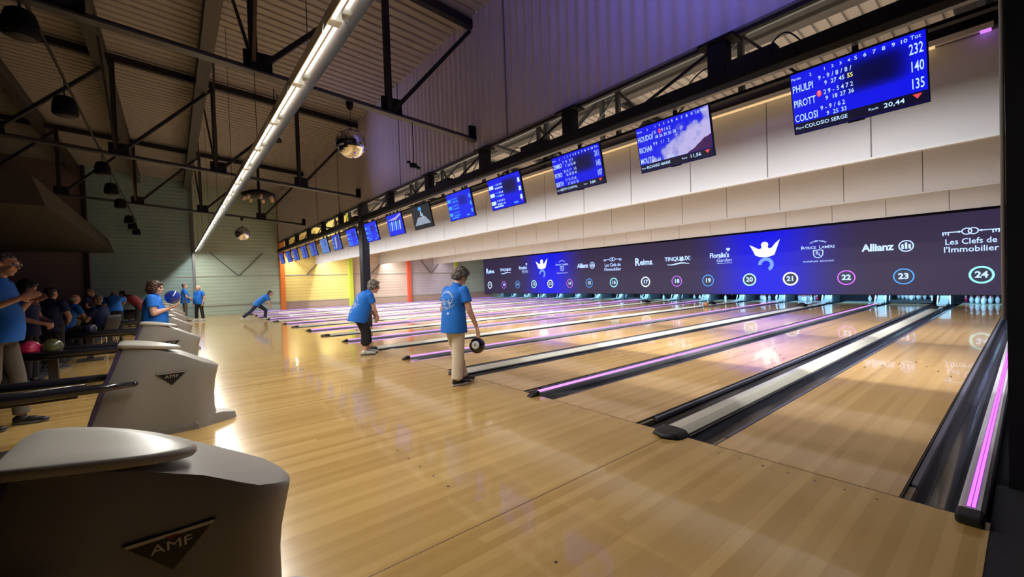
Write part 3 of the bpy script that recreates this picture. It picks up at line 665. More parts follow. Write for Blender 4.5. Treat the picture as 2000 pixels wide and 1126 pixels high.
# ------------------------------------------------------------------ ball return hoods and racks
HX=[-.9017,-4.308,-7.713,-11.12,-14.73,-18.13,-21.54,-24.94]
def hood_mesh():
    # plan outline points going round: rear centre, rear corner, mid, crease, front side corner, front quarter, front centre
    lv=[0,.08,.16,.3,.42,.54]
    def side(z):
        rear=-.62+.30*(z/.9)**1.35; s=.205-.0*z
        cr=-.25+.10*(z/.75)
        sc=.205+.045*max(0,(z-.35)/.3)**1.5+.03*max(0,(.14-z)/.14)
        fc=.335+.045*max(0,(z-.33)/.24)**1.4+.03*max(0,(.14-z)/.14)
        hw=.2+.012*math.sin(PI*min(1,z/.8))
        return [(.0,rear-.015),(.13,rear-.008),(.185,rear+.01),(hw,rear+.05),(hw+.004,(rear+cr)/2),(hw+.006,cr-.012),(hw-.004,cr+.012),(hw,(cr+sc)/2),(hw-.006,sc-.05),(hw-.012,sc),(.15,sc+(fc-sc)*.5),(.085,fc-.018),(0,fc)]
    top=[(.0,-.345,.865),(.13,-.34,.865),(.185,-.33,.862),(.205,-.29,.855),(.208,-.2,.835),(.21,-.115,.806),(.206,-.09,.800),(.205,.09,.73),(.2,.2,.668),(.193,.25,.640),(.15,.315,.612),(.085,.362,.585),(0,.38,.575)]
    n=len(top); rings=[]
    for z in lv: rings.append([(a,b,z) for a,b in side(z)])
    # ring just under the top edge follows the top outline
    rings.append([(a,b,c-.012) for a,b,c in top]); 
    rings.append([(a*.985,b*(.985),c+.004) for a,b,c in top])
    v=[];f=[];W=2*(n-1)
    for r in rings:
        full=r+[(-a,b,c) for a,b,c in r[-2:0:-1]]
        v+=full
    for i in range(len(rings)-1):
        for k in range(W): f.append((i*W+k,i*W+(k+1)%W,(i+1)*W+(k+1)%W,(i+1)*W+k))
    # crowned top: spine vertices
    base=(len(rings)-1)*W; sp=[]
    for k in range(1,n-1):
        a,b,c=rings[-1][k]; sp.append(len(v)); v.append((0,b,c+.012 if b<.3 else c+.004))
    f.append((base,base+1,sp[0])); f.append((base,sp[0],base+W-1))
    for k in range(1,n-2):
        f.append((base+k,base+k+1,sp[k],sp[k-1])); f.append((base+W-k,sp[k-1],sp[k],base+W-k-1))
    f.append((base+n-2,base+n-1,sp[-1])); f.append((base+n-1,base+n,sp[-1]))
    m=MB(); m.add(v,f,0,True); return m
def hood_deck():
    # leaf shaped raised deck narrowing to a nose at the front
    pl=[(0,-.37),(.13,-.37),(.2,-.365),(.218,-.33),(.225,-.26),(.224,-.18),(.216,-.10),(.2,-.03),(.172,.03),(.14,.066),(.10,.078),(.06,.066),(.01,.03),(-.06,-.03),(-.13,-.11),(-.18,-.19),(-.21,-.27),(-.215,-.33),(-.19,-.355),(-.12,-.368)]
    def zt(y): return .887-.068*max(0,(y+.33)/.4)**1.25
    n=len(pl); v=[]; rings=[(.97,-.036),(.995,-.03),(1.0,-.014),(.99,-.004),(.965,0),(.6,.006),(.25,.008)]
    cx,cy=.01,-.17
    for s_,dz in rings:
        for (a,b) in pl:
            X=cx+(a-cx)*s_; Y=cy+(b-cy)*s_; v.append((X,Y,zt(Y)+dz))
    f=[]
    for i in range(len(rings)-1):
        for k in range(n): f.append((i*n+k,i*n+(k+1)%n,(i+1)*n+(k+1)%n,(i+1)*n+k))
    f.append(tuple(range(n))[::-1]); f.append(tuple(range((len(rings)-1)*n,len(rings)*n)))
    m=MB(); m.add(v,f,0,True); return m
h0=thing('ball_return','','ball return')
o=hood_mesh().build('hood',hoodm,h0)
es=o.modifiers.new('edge','EDGE_SPLIT'); es.split_angle=R(38)
o=hood_deck().build('top_deck',hoodtop,h0); es=o.modifiers.new('edge','EDGE_SPLIT'); es.split_angle=R(50)
m=MB(); v=[(-.19,-.645,0),(.19,-.645,0),(.2,-.60,.15),(-.2,-.60,.15),(.2,-.50,.45),(-.2,-.50,.45),(.185,-.365,.85),(-.185,-.365,.85),(-.19,-.60,0),(.19,-.60,0),(.2,-.57,.15),(-.2,-.57,.15),(.2,-.46,.45),(-.2,-.46,.45),(.185,-.33,.85),(-.185,-.33,.85)]
m.add(v,[(0,1,2,3),(3,2,4,5),(5,4,6,7),(1,9,10,2),(2,10,12,4),(4,12,14,6),(0,3,11,8),(3,5,13,11),(5,7,15,13),(6,14,15,7)]); m.build('rear_panel',hoodrear,h0)
m=MB(); v=[];f=[]
toe=[(.19,.16,.11),(.14,.28,.105),(.085,.40,.095),(.05,.48,.07),(.0,.505,.06)]
full=toe+[(-a,b,c) for a,b,c in toe[-2::-1]]
for (a,b,c) in full: v+=[(a*1.1,b+.012,0),(a*1.08,b+.006,c*.55),(a,b,c)]
for k in range(len(full)-1):
    for j in range(2): f.append((3*k+j,3*(k+1)+j,3*(k+1)+j+1,3*k+j+1))
f.append(tuple(3*k+2 for k in range(len(full)))[::-1]); m.add(v,f,0,True); o=m.build('toe',hoodm,h0); es=o.modifiers.new('edge','EDGE_SPLIT'); es.split_angle=R(40)
m=MB(); 
m.box(-.212,.212,-.56,.19,0,.05)
m.build('plinth',mat('plinth_grey',(.22,.2,.175),.5),h0)
fb=lambda s_: (lambda a,b: (s_*.2165,s_*a,.54+b))
bd_=MB(); f1=fb(1)
bd_.add([(.208,-.115,.585),(.208,.115,.585),(.208,0,.465),(.2155,-.115,.585),(.2155,.115,.585),(.2155,0,.465)],[(0,1,2),(5,4,3),(0,3,4,1),(1,4,5,2),(2,5,3,0)],0)
poly2(bd_,[(-.112,.044),(.112,.044),(.105,.033),(-.105,.033)],f1,1)
textm(bd_,'AMF',0,.004,.042,1,1.3,.0,f=lambda a,b: (.2168,a,.54+b),shear=.0)
poly2(bd_,[(-.018,.036),(.018,.036),(0,.022)],lambda a,b:(.2166,a,.54+b),2)
bd_.build('badge',[mat('badge_black',(.008,.008,.012),.25),mat('badge_silver',(.5,.5,.5),.3,metal=.6),mat('badge_red',(.25,.02,.02),.4)],h0)
hl=['nearest large grey ball return hood at the bottom left corner','second grey ball return hood behind the nearest one','third grey ball return hood in front of the woman with the blue ball','fourth ball return hood, directly behind the woman with the blue ball','fifth ball return hood along the approach','sixth ball return hood, third from the far end','seventh ball return hood, second from the far end','farthest ball return hood near the end wall']
rk=None
rl=['black ball rack behind the nearest hood','black ball rack with rounded arm tip reaching the second hood','black ball rack carrying the pink and the olive ball','black ball rack behind the fourth hood','black ball rack behind the fifth hood','black ball rack behind the sixth hood','black ball rack behind the seventh hood','black ball rack behind the farthest hood']
rackm=mat('rack_black',(.012,.012,.018),.25,coat=.4)
for i,hx in enumerate(HX):
    t=h0 if i==0 else copy_tree(h0)
    t.location=(hx,-3.3,0); t['label']=hl[i]; t['category']='ball return'; t['group']='ball return hoods along the approach'
    if rk is None:
        rk=thing('ball_rack','','ball rack')
        for s_ in (-1,1):
            m=MB(); m.tube([(s_*.30,-.26,.535),(s_*.30,-.5,.535),(s_*.31,-.9,.54),(s_*.31,-1.75,.56)],[.022,.036,.042,.042],14); m.ball((s_*.30,-.26,.535),(.024,.03,.024),12); m.build('side_rail',rackm,rk)
        m=MB(); m.box(-.27,.27,-1.75,-.62,.47,.5); m.box(-.27,.27,-1.78,-1.74,.47,.6); m.build('tray',rackm,rk,bevel=.008)
        for a in (-.1,.1):
            MB().tube([(a,-.62,.515),(a,-1.74,.53)],.012,8).build('ball_rail',rackm,rk)
        m=MB(); m.box(-.05,.05,-1.36,-1.26,.03,.47); m.box(-.2,.2,-1.5,-1.1,0,.03); m.build('leg',mat('leg_brown',(.05,.035,.03),.5),rk,bevel=.006)
        tt=rk
    else: tt=copy_tree(rk)
    tt.location=(hx,-3.3,0); tt['label']=rl[i]; tt['category']='ball rack'; tt['group']='ball racks behind the hoods'
def ballat(x_,y_,z_,r,nm,c,lb):
    o=bowlball(r,[mat(nm,c,.12,coat=.6,noise_amt=.3,noise_scale=12),lineblk]); o.location=(x_,y_,z_); o.rotation_euler=(random.random(),random.random(),random.random()); tag(o,lb,'bowling ball'); return o
p=atx(58,686,-7.5); ballat(-7.5,p.y,.64,.108,'ball_pink',(.75,.03,.16),'pink bowling ball on the rack behind the third hood')
p=atx(103,684,-7.5); ballat(-7.5,p.y,.64,.108,'ball_olive',(.10,.11,.05),'dark olive bowling ball next to the pink ball')
ballat(-11.1,-4.6,.64,.108,'ball_dark',(.02,.02,.05),'dark bowling ball on the rack behind the fourth hood')
ballat(-14.8,-4.7,.64,.108,'ball_grey',(.15,.15,.17),'grey bowling ball on the rack behind the fifth hood')
# ------------------------------------------------------------------ score screens
def scoreface(name,blue,navy,cx,cz,wx,wz,k=1.0):
    m=bpy.data.materials.new(name); m.use_nodes=True; nt=m.node_tree; b=nt.nodes['Principled BSDF']; L=nt.links.new
    tc=_n(nt,'ShaderNodeTexCoord'); sp=_n(nt,'ShaderNodeSeparateXYZ'); L(tc.outputs['Object'],sp.inputs[0])
    def g1(o,c,wd_):
        a=_n(nt,'ShaderNodeMath',operation='SUBTRACT'); L(sp.outputs[o],a.inputs[0]); a.inputs[1].default_value=c
        d=_n(nt,'ShaderNodeMath',operation='DIVIDE'); L(a.outputs[0],d.inputs[0]); d.inputs[1].default_value=wd_
        q=_n(nt,'ShaderNodeMath',operation='MULTIPLY'); L(d.outputs[0],q.inputs[0]); L(d.outputs[0],q.inputs[1])
        h=_n(nt,'ShaderNodeMath',operation='MULTIPLY'); L(q.outputs[0],h.inputs[0]); L(q.outputs[0],h.inputs[1]); return h.outputs[0]
    s_=_n(nt,'ShaderNodeMath',operation='ADD'); L(g1(0,cx,wx),s_.inputs[0]); L(g1(2,cz,wz),s_.inputs[1])
    mn=_n(nt,'ShaderNodeMath',operation='MINIMUM'); L(s_.outputs[0],mn.inputs[0]); mn.inputs[1].default_value=1
    mx=_n(nt,'ShaderNodeMix',data_type='RGBA'); mx.inputs[6].default_value=(*navy,1); mx.inputs[7].default_value=(*blue,1); L(mn.outputs[0],mx.inputs[0])
    L(mx.outputs[2],b.inputs['Emission Color']); b.inputs['Emission Strength'].default_value=k*.6; b.inputs['Base Color'].default_value=(.01,.01,.02,1); b.inputs['Roughness'].default_value=.3
    return m
sfA=scoreface('score_face',(.005,.008,.80),(.001,.001,.05),.14,.09,.27,.16)
sfB=scoreface('score_face_bright',(.008,.02,.85),(.004,.006,.35),.15,.1,.2,.12)
sfFar=scoreface('score_face_far',(.03,.03,.38),(.02,.02,.22),.1,.1,.2,.15)
sfPale=scoreface('score_face_pale',(.09,.16,.5),(.06,.1,.42),.1,.1,.2,.15)
sfDark=scoreface('score_face_dark',(.012,.013,.02),(.012,.013,.02),.1,.1,.2,.15)
txt=emitter('score_text',(.5,.72,1),1.2); txy=emitter('score_text_yellow',(.95,1,.1),1.2); txr=emitter('score_mark_red',(1,.08,.1),.9); txb=emitter('score_text_blue',(.06,.42,1),.9); navyb=emitter('score_footer_navy',(.001,.001,.02),1); cloud=emitter('cloud_white',(.45,.42,.75),.9); cloud2=emitter('cloud_blue',(.1,.35,.95),.9); mar=emitter('picture_maroon',(.12,.01,.06),.9); lanew=emitter('picture_grey',(.32,.38,.48),.9)
def picture():
    m=bpy.data.materials.new('cloud_picture'); m.use_nodes=True; nt=m.node_tree; b=nt.nodes['Principled BSDF']; L=nt.links.new
    tc=_n(nt,'ShaderNodeTexCoord'); sp=_n(nt,'ShaderNodeSeparateXYZ'); L(tc.outputs['Object'],sp.inputs[0])
    nz=_n(nt,'ShaderNodeTexNoise'); nz.inputs['Scale'].default_value=7; nz.inputs['Detail'].default_value=5; L(tc.outputs['Object'],nz.inputs['Vector'])
    def M_(op,a,c):
        n=_n(nt,'ShaderNodeMath',operation=op)
        for i,v in enumerate((a,c)):
            if isinstance(v,(int,float)): n.inputs[i].default_value=v
            else: L(v,n.inputs[i])
        return n.outputs[0]
    k=M_('ADD',M_('MULTIPLY',sp.outputs[0],.9),M_('MULTIPLY',sp.outputs[2],-1.5)); k=M_('ADD',k,M_('MULTIPLY',nz.outputs[0],1.5))
    r=_n(nt,'ShaderNodeValToRGB'); L(k,r.inputs[0]); e=r.color_ramp.elements
    e[0].position=.55; e[0].color=(.008,.012,.8,1); e[1].position=.95; e[1].color=(.42,.4,.75,1)
    for p_,c_ in ((.70,(.03,.04,.75,1)),(.80,(.3,.3,.75,1)),(1.0,(.5,.45,.8,1))):
        x=e.new(p_); x.color=c_
    n2=_n(nt,'ShaderNodeTexNoise'); n2.inputs['Scale'].default_value=4; n2.inputs['Detail'].default_value=2; L(tc.outputs['Object'],n2.inputs['Vector'])
    q=M_('ADD',M_('MULTIPLY',sp.outputs[2],-3),M_('MULTIPLY',sp.outputs[0],1.6)); q=M_('ADD',q,M_('MULTIPLY',n2.outputs[0],.5)); q=M_('GREATER_THAN',q,1.12)
    mx=_n(nt,'ShaderNodeMix',data_type='RGBA'); L(q,mx.inputs[0]); L(r.outputs[0],mx.inputs[6]); mx.inputs[7].default_value=(.05,.01,.08,1)
    L(mx.outputs[2],b.inputs['Emission Color']); b.inputs['Emission Strength'].default_value=.6; b.inputs['Base Color'].default_value=(.01,.01,.02,1); return m
ST=[txt,txy,txr,txb,navyb,cloud,cloud2,mar,lanew,picture()]
def sf(a,b): return (a,-.0215,b)
def sf2(a,b): return (a,-.0228,b)
def full_score(m,names,rows,tots,foot,rank,colhi=None,strong=1):
    poly2(m,[(-.485,-.285),(.485,-.285),(.485,-.19),(-.485,-.19)],lambda a,b:(a,-.0208,b),4)
    textm(m,'Partie',-.44,.235,.035,0,1,0,f=sf); textm(m,'2',-.32,.235,.04,0,1,0,f=sf)
    for i in range(10):
        textm(m,str(i+1),-.205+i*.062 if i<4 else .03+(i-4)*.064,.245,.036 if i<4 else .045,0,1.1,.01,f=sf)
    textm(m,'Tot',.425,.25,.045,0,1,.0,f=sf)
    for i,nm in enumerate(names):
        textm(m,nm,-.478,.135-.14*i,.098,0 if strong else 3,.56,.006,align='LEFT',f=sf)
        textm(m,tots[i],.425,.155-.14*i,.12,0 if strong else 3,.5,.007,f=sf)
        up,dn=rows[i]
        for j,ch in enumerate(up): 
            if ch!=' ': textm(m,ch,-.25+j*.034,.175-.14*i,.058,0,.8,.006,f=sf)
        for j,nb in enumerate(dn): textm(m,nb,-.205+j*.062,.115-.14*i,.055,1 if colhi==(i,j) else 0,.8,.008,f=sf)
    textm(m,'Player',-.44,-.235,.03,0,1,0,f=sf2); textm(m,foot,-.40,-.235,.05,0,.92,.008,align='LEFT',f=sf2)
    textm(m,'Rank',.13,-.235,.03,0,1.2,0,f=sf2); textm(m,rank,.27,-.235,.055,0,1.15,.01,f=sf2)
    poly2(m,[(.39,-.205),(.45,-.205),(.42,-.245)],sf2,2)
def smudge(m,k,seed=0):
    q=random.Random(seed)
    for i in range(3):
        z=.14-.15*i
        poly2(m,[(-.47,z-.035),(-.33,z-.035),(-.33,z+.035),(-.47,z+.035)],sf,k)
        for j in range(5): poly2(m,[(-.28+j*.05,z+.01),(-.262+j*.05,z+.01),(-.262+j*.05,z+.045),(-.28+j*.05,z+.045)],sf,k); poly2(m,[(-.28+j*.05,z-.05),(-.25+j*.05,z-.05),(-.25+j*.05,z-.02),(-.28+j*.05,z-.02)],sf,k)
        poly2(m,[(.40,z-.04),(.46,z-.04),(.46,z+.04),(.40,z+.04)],sf,k)
    poly2(m,[(-.4,-.25),(-.12,-.25),(-.12,-.225),(-.4,-.225)],sf,k); poly2(m,[(.2,-.25),(.32,-.25),(.32,-.22),(.2,-.22)],sf,k)
def blob(m,pts,k,dy=0): m.add([(a,-.0225-dy,b) for a,b in pts],[tuple(range(len(pts)))],k)
MZ=3.035; MT=R(-12)
s0=None
for i,n in enumerate(range(24,8,-1)):
    t=thing('score_screen','','screen',(LC[n]+.012,1.70,3.025),0,'score screens hanging from the girder')
    t['label']={24:'nearest and largest score screen, players listed with totals 232, 140 and 135',23:'second score screen, showing clouds over the scores and 11,56 at the bottom',22:'third score screen, blue with a red mark and 9,84',21:'fourth score screen, blue with blocks of small figures',20:'fifth score screen, blue, right of the black picture screen',19:'black score screen showing a pale bowling lane picture',18:'blue score screen with white streaky picture, left of the black one',17:'plain blue score screen just right of the column',16:'deep blue score screen first on the left of the column',15:'violet blue score screen, second left of the column',14:'pale blue score screen, third left of the column',13:'dull blue score screen right of the small far ones, fourth left of the column',12:'small far score screen, fifth left of the column',11:'small far score screen, sixth left of the column',10:'small far score screen, last but one before the end wall',9:'farthest tiny score screen before the orange post'}[n]
    t.rotation_euler=(-MT,0,0)
    MB().box(-.495,.495,-.02,.02,-.295,.295).build('casing',black,t,bevel=.004)
    o=MB().box(-.486,.486,-.0205,-.019,-.286,.286).build('display',{19:sfDark,14:sfPale,20:sfB,17:sfB,18:sfB,16:sfB}.get(n,sfA if n>=21 else sfFar),t)
    if n>=22:
        MB().box(-.06,.06,-.018,.018,-.305,-.295).build('logo_tab',black,t)
    # pole: keeps vertical although the screen is tilted
        def w2l(p): return Matrix.Rotation(MT,4,'X')@Vector(p)
    MB().bar(w2l((0,.09,.0)),w2l((0,.06,.40)),.045,.03).box(-.15,.15,.02,.06,-.1,.1).build('hanger',black,t)
    m=MB()
    if n==24: full_score(m,['PHULPI','PIROTT','COLOSI'],[('9-9/8/8/',['9','27','45','55']),(' 29-5472',['9','18','27','36']),('9-9/62',['9','25','33'])],['232','140','135'],'COLOSIO SERGE','20,44',(0,3)); disc2(m,-.262,.037,.02,.03,sf,2,20); textm(m,'7',-.262,.037,.045,0,.8,0,f=sf2)
    elif n==23:
        full_score(m,['HOUDOI','RICHAR','MOUTO'],[('10 19/62',['18','26','39','50','58']),('99 1/ 2',[]),('',['16','','18','16'])],['','',''],'RICHARD MARIE','11,56')
        disc2(m,-.15,.175,.017,.032,sf2,2,20)
        m.add([(-.484,-.0210,-.188),(.484,-.0210,-.188),(.484,-.0210,.284),(-.484,-.0210,.284)],[(0,1,2,3)],9)
    elif n==22: full_score(m,['ZAMBO','PETRO','BERTH'],[('7 8 371',['7','16','52','60']),('8/6/7 18',['16','35','53','41']),('7/9/718',['17','36','51','52'])],['211','143','107'],'BERTH CHANTAL','9,84')
    elif n==21: smudge(m,0); smudge(m,3,2); poly2(m,[(.42,-.21),(.46,-.21),(.44,-.24)],sf2,2)
    elif n in (20,17,16): smudge(m,3)
    elif n==19:
        blob(m,[(-.42,-.19),(.42,-.19),(.18,.0),(-.2,.0)],8); blob(m,[(-.03,.02),(.03,.02),(.02,.14),(-.02,.14)],0); blob(m,[(.05,-.06),(.1,-.06),(.09,.08),(.06,.08)],0); blob(m,[(-.1,.16),(.06,.16),(.06,.24),(-.1,.24)],3)
    elif n==18:
        for k_ in range(6): 
            a=-.4+.13*k_; blob(m,[(a,-.15),(a+.05,-.15),(a+.12,.08),(a+.06,.1)],0 if k_%2 else 3)
        blob(m,[(-.45,.16),(.1,.2),(.46,.27),(.46,.22),(.1,.12)],5)
    elif n==15:
        blob(m,[(-.2,-.2),(-.05,-.2),(.1,.2),(-.05,.22)],5); smudge(m,3)
    else: smudge(m,3,n)
    if m.v: m.build('score_picture',ST,t)
# ------------------------------------------------------------------ mirror balls, speakers, fixtures
mir=mat('mirror_tiles',(.85,.85,.88),.1,metal=1)
def mirrorball(x_,u_,v_,rpx,lb,ytr):
    p=atx(u_,v_,x_); Z=(p-CAMC).dot(CF); r=rpx/FPX*Z
    t=thing('mirror_ball',lb,'mirror ball',p,0,'mirror balls hanging from the trusses')
    m=MB(); m.ball((0,0,0),r,44); m.sm=[False]*len(m.f)
    q=random.Random(4)
    m.build('ball',mir,t)
    zc=chord(p.y)-p.z
    MB().lathe([(.0,r+.03),(.03,r+.03),(.035,r-.01),(0,r-.02)],14).build('cap',black,t)
    MB().tube([(0,0,r),(0,0,zc-.1)],.004,6).build('wire',dsteel,t)
    MB().lathe([(0,zc+.02),(.06,zc+.02),(.055,zc-.09),(.03,zc-.13),(0,zc-.13)],14).build('motor',black,t)
mirrorball(-6.2,686,279,29,'large mirror ball hanging from the nearest truss',0)
mirrorball(-20.4,473.5,456,13,'small far mirror ball hanging from the farthest truss',0)
p=atx(505,380,-13); t=thing('effect_light','black round effect light with several small lenses under the middle truss','light',p)
MB().lathe([(0,.12),(.2,.12),(.42,.03),(.44,-.02),(.3,-.08),(0,-.1)],20).build('body',black,t)
for a in range(7):
    an=2*PI*a/7; MB().tube([(.33*math.cos(an),.33*math.sin(an),-.03),(.38*math.cos(an),.38*math.sin(an),-.14)],.05,10).ball((.38*math.cos(an),.38*math.sin(an),-.14),.045,10).build('lens',mat('lens_amber',(.5,.42,.3),.1),t)
MB().bar((0,0,.1),(0,0,chord(p.y)-p.z),.05).bar((-.15,0,.12),(.15,0,.12),.04).build('bracket',black,t)
p=atx(808,322,-6.2); zt_=atx(808,247,-6.2).z
t=thing('hanging_camera','small black camera dangling on a cable from the nearest truss','camera',p)
MB().tube([(0,0,.0),(0,.01,.25),(0,0,chord(p.y)-p.z)],.008,6).build('cable',black,t)
MB().box(-.03,.03,-.07,.05,-.05,.03).box(-.02,.02,-.13,-.07,.02,.06).tube([(0,.05,-.02),(0,.12,-.05)],.03,10).build('body',black,t,bevel=.005)
m=MB(); m.tube([(XL+.05,-4.5,4.86),(2.5,-4.5,4.86)],.02,8); tag(m.build('hanging_rail',dsteel),'thin dark rail carrying the row of round black speakers','rail')
sp0=None
for i,(u_,v_,rx) in enumerate(((40,45,0),(127,207,0),(200,328,0),(217,368,0),(235,397,0),(252,428,0),(259,440,0),(267,453,0))):
    p=aty(u_,v_,-4.5)
    if p.x<XL+.4: p.x=XL+.4
    if sp0 is None:
        sp0=t=thing('hanging_speaker','','speaker')
        prof=[(0,.15),(.08,.15),(.12,.12),(.15,.02),(.16,-.12),(.145,-.15),(0,-.16)]
        MB().lathe(prof,20).build('cabinet',mat('speaker_black',(.004,.004,.007),.8,spec=.2),t)
        MB().tube([(0,0,.15),(0,0,.52)],.006,6).tube([(.08,0,.14),(0,0,.28),(-.08,0,.14)],.006,6).build('bracket',dsteel,t)
        MB().lathe([(0,-.162),(.12,-.162),(.12,-.165),(0,-.165)],20).build('grille',mat('grille',(.03,.03,.035),.8),t)
    else: t=copy_tree(sp0)
    t.location=p; t['category']='speaker'; t['group']='round black speakers hanging in a row'
    t['label']='round black hanging speaker, %s from the camera in the row over the ball returns'%['first','second','third','fourth','fifth','sixth','seventh','eighth'][i]
# wall lamp at the yellow panel
t=thing('wall_lamp','small lamp lighting the top of the yellow wall panel','lamp',(XL+.02,2.35,3.06)); MB().box(0,.5,-.03,.03,.03,.06).build('arm',dsteel,t); MB().box(.35,.65,-.06,.06,-.01,.03).build('head',dsteel,t)
# UV flood fitting for the violet wash, and a fitting for the added fill
for (x_,y_,z_,rz,lb) in ((.2,-.94,4.56,28,'black light flood above the near end of the partition'),(-12.4,-.78,5.5,-25,'small black fitting beside the middle truss with an added fill light for the partition')):
    t=thing('flood_light',lb,'light',(x_,y_,z_),R(rz)); hw=.62 if x_>0 else .27; MB().box(-hw,hw,-.1,.04,.04,.14).build('body',black,t)
    for s_ in (-1,1): MB().bar((s_*(hw-.1),0,.1),(s_*(hw-.1),0,zr(y_)-z_-.06),.02).build('rod',dsteel,t)
# ------------------------------------------------------------------ dark bulkhead over the seating side
m=MB(); x0=-12.6
XB=XL+.005
m.add([(XB,-5.35,3.32),(x0,-5.35,3.32),(x0,-5.55,4.0),(XB,-5.55,4.0),(XB,-12.9,3.32),(x0+1.2,-12.9,3.32),(x0+1.2,-12.9,4.0),(XB,-12.9,4.0)],[(0,1,2,3),(4,7,6,5),(0,4,5,1),(3,2,6,7),(1,5,6,2),(0,3,7,4)])
o=m.build('bulkhead',mat('bulkhead_brown',(.05,.04,.032),.7,noise_amt=.15)); tag(o,'long dark bulkhead with slanted edge hanging over the seating area','bulkhead')
m=MB(); m.box(-13.5,3,-13,-9,0,3.2); m.box(-12,3,-9.05,-9,0,3.2)
# tables, benches
seatm=mat('seat_black',(.008,.008,.011),.6); chrome=mat('chrome',(.6,.6,.6),.2,metal=1); tabm=mat('table_pale',(.35,.35,.33),.4)
ch0=None
def chair(x_,y_,rz,lb):
    global ch0
    if ch0 is None:
        ch0=t=thing('scoop_chair','','chair')
        v=[];f=[]; N=9
        sec=[(-.24,.50,-.22),(-.1,.445,.0),(.1,.44,.02),(.2,.47,.02)]
        prof=[(.22,.45),(.1,.43),(-.1,.42),(-.2,.47),(-.25,.6),(-.28,.75),(-.29,.84)]
        for (y,z) in prof:
            for k in range(N):
                u=-1+2*k/(N-1); v.append((u*.23,y+.05*u*u*(y<-.15),z+.03*u*u*(y>-.15)))
        for i in range(len(prof)-1):
            for k in range(N-1): f.append((i*N+k,i*N+k+1,(i+1)*N+k+1,(i+1)*N+k))
        m=MB(); m.add(v,f,0,True); o=m.build('shell',seatm,t); so=o.modifiers.new('s','SOLIDIFY'); so.thickness=.025
        for a in (-.17,.17):
            for b in (-.17,.17): MB().tube([(a*.8,b*.8,.43),(a*1.1,b*1.15,0)],.012,8).build('leg',chrome,t)
    else: t=copy_tree(ch0)
    t.location=(x_,y_,0); t.rotation_euler=(0,0,rz); t['label']=lb; t['category']='chair'; t['group']='black scoop chairs of the bowlers'
tb0=None
def table(x_,y_,lb):
    global tb0
    if tb0 is None:
        tb0=t=thing('score_table','','table')
        MB().box(-.45,.45,-.3,.3,.72,.75).build('table_top',tabm,t,bevel=.01); MB().tube([(0,0,.02),(0,0,.72)],.035,12).lathe([(0,.03),(.25,.02),(.26,0),(0,0)],20).build('pedestal',seatm,t)
    else: t=copy_tree(tb0)
    t.location=(x_,y_,0); t['label']=lb; t['category']='table'; t['group']='tables behind the ball racks'
ad=['beside the nearest lanes','behind the second rack','behind the third rack','behind the fourth rack','behind the fifth rack','behind the sixth rack','behind the seventh rack','nearest the end wall']
for i,hx in enumerate(HX):
    if i==0: continue
    table(hx-.6,-6.1,'low table with pale top '+ad[i])
    for j,(dx,dy,rz,pos) in enumerate(((.45,-5.55,PI+.1,'near front'),(-.75,-5.5,PI-.2,'far front'),(-1.5,-6.1,-PI/2,'far side'))):
        if i==4 and j==0: continue
        chair(hx+dx,dy,rz,'black scoop chair at the %s of the table %s'%(pos,ad[i]))
# ------------------------------------------------------------------ people
V=Vector
def cone(mb,p,q,r0,r1,n=16,flat=False):
    """tapered limb piece, round or flat ended"""
    p=V(p);q=V(q);d=(q-p); L=d.length; d.normalize()
    u=V((0,0,1)) if abs(d.z)<.9 else V((1,0,0)); a=d.cross(u).normalized(); b=d.cross(a)
    rings=[]
    if flat: rings=[(0,0.001),(0,r0),(L,r1),(L,.001)]
    else:
        for k in range(5): t=PI/2*k/4; rings.append((-r0*math.cos(t),max(.0005,r0*math.sin(t))))
        for k in range(5): t=PI/2*k/4; rings.append((L+r1*math.sin(t),max(.0005,r1*math.cos(t))))
    v=[];f=[]
    for (z,r) in rings:
        for k in range(n): v.append(p+d*z+a*(r*math.cos(2*PI*k/n))+b*(r*math.sin(2*PI*k/n)))
    for i in range(len(rings)-1):
        for k in range(n): f.append((i*n+k,i*n+(k+1)%n,(i+1)*n+(k+1)%n,(i+1)*n+k))
    f.append(tuple(range(n))[::-1]); f.append(tuple(range((len(rings)-1)*n,len(rings)*n)))
    mb.add(v,f,0,True)
def ell(mb,c,r,rot=None,n=18): mb.ball(c,r,n,0,rot)
def frame(z,x=V((1,0,0))):
    """rotation whose z axis is z and whose x axis is close to x"""
    z=V(z).normalized(); x=(V(x)-z*V(x).dot(z)).normalized(); y=z.cross(x)
    return Matrix((x,y,z)).transposed()
def solid(mb,name,material,parent,vox,sm=3,disp=0,dscale=20,seed=0,zmin=None):
    """fuse overlapping pieces into one continuous skin"""
    me=bpy.data.meshes.new('tmp'); me.from_pydata(mb.v,[],mb.f); o=bpy.data.objects.new('tmp',me); COL.objects.link(o)
    md=o.modifiers.new('r','REMESH'); md.mode='VOXEL'; md.voxel_size=vox
    s_=o.modifiers.new('s','SMOOTH'); s_.factor=.5; s_.iterations=sm
    dg=bpy.context.evaluated_depsgraph_get(); me2=bpy.data.meshes.new_from_object(o.evaluated_get(dg)); bpy.data.objects.remove(o,do_unlink=True)
    if disp:
        for v in me2.vertices:
            q=v.co*dscale+V((seed,0,0)); v.co+=v.normal*(noise.noise(q)*disp+noise.noise(q*2.3)*disp*.5)
    if zmin is not None:
        for v in me2.vertices: v.co.z=max(v.co.z,zmin)
    me2.materials.clear(); me2.materials.append(material)
    for p_ in me2.polygons: p_.use_smooth=True
    me2.name=name; o=bpy.data.objects.new(name,me2); COL.objects.link(o)
    if parent: o.parent=parent
    return o
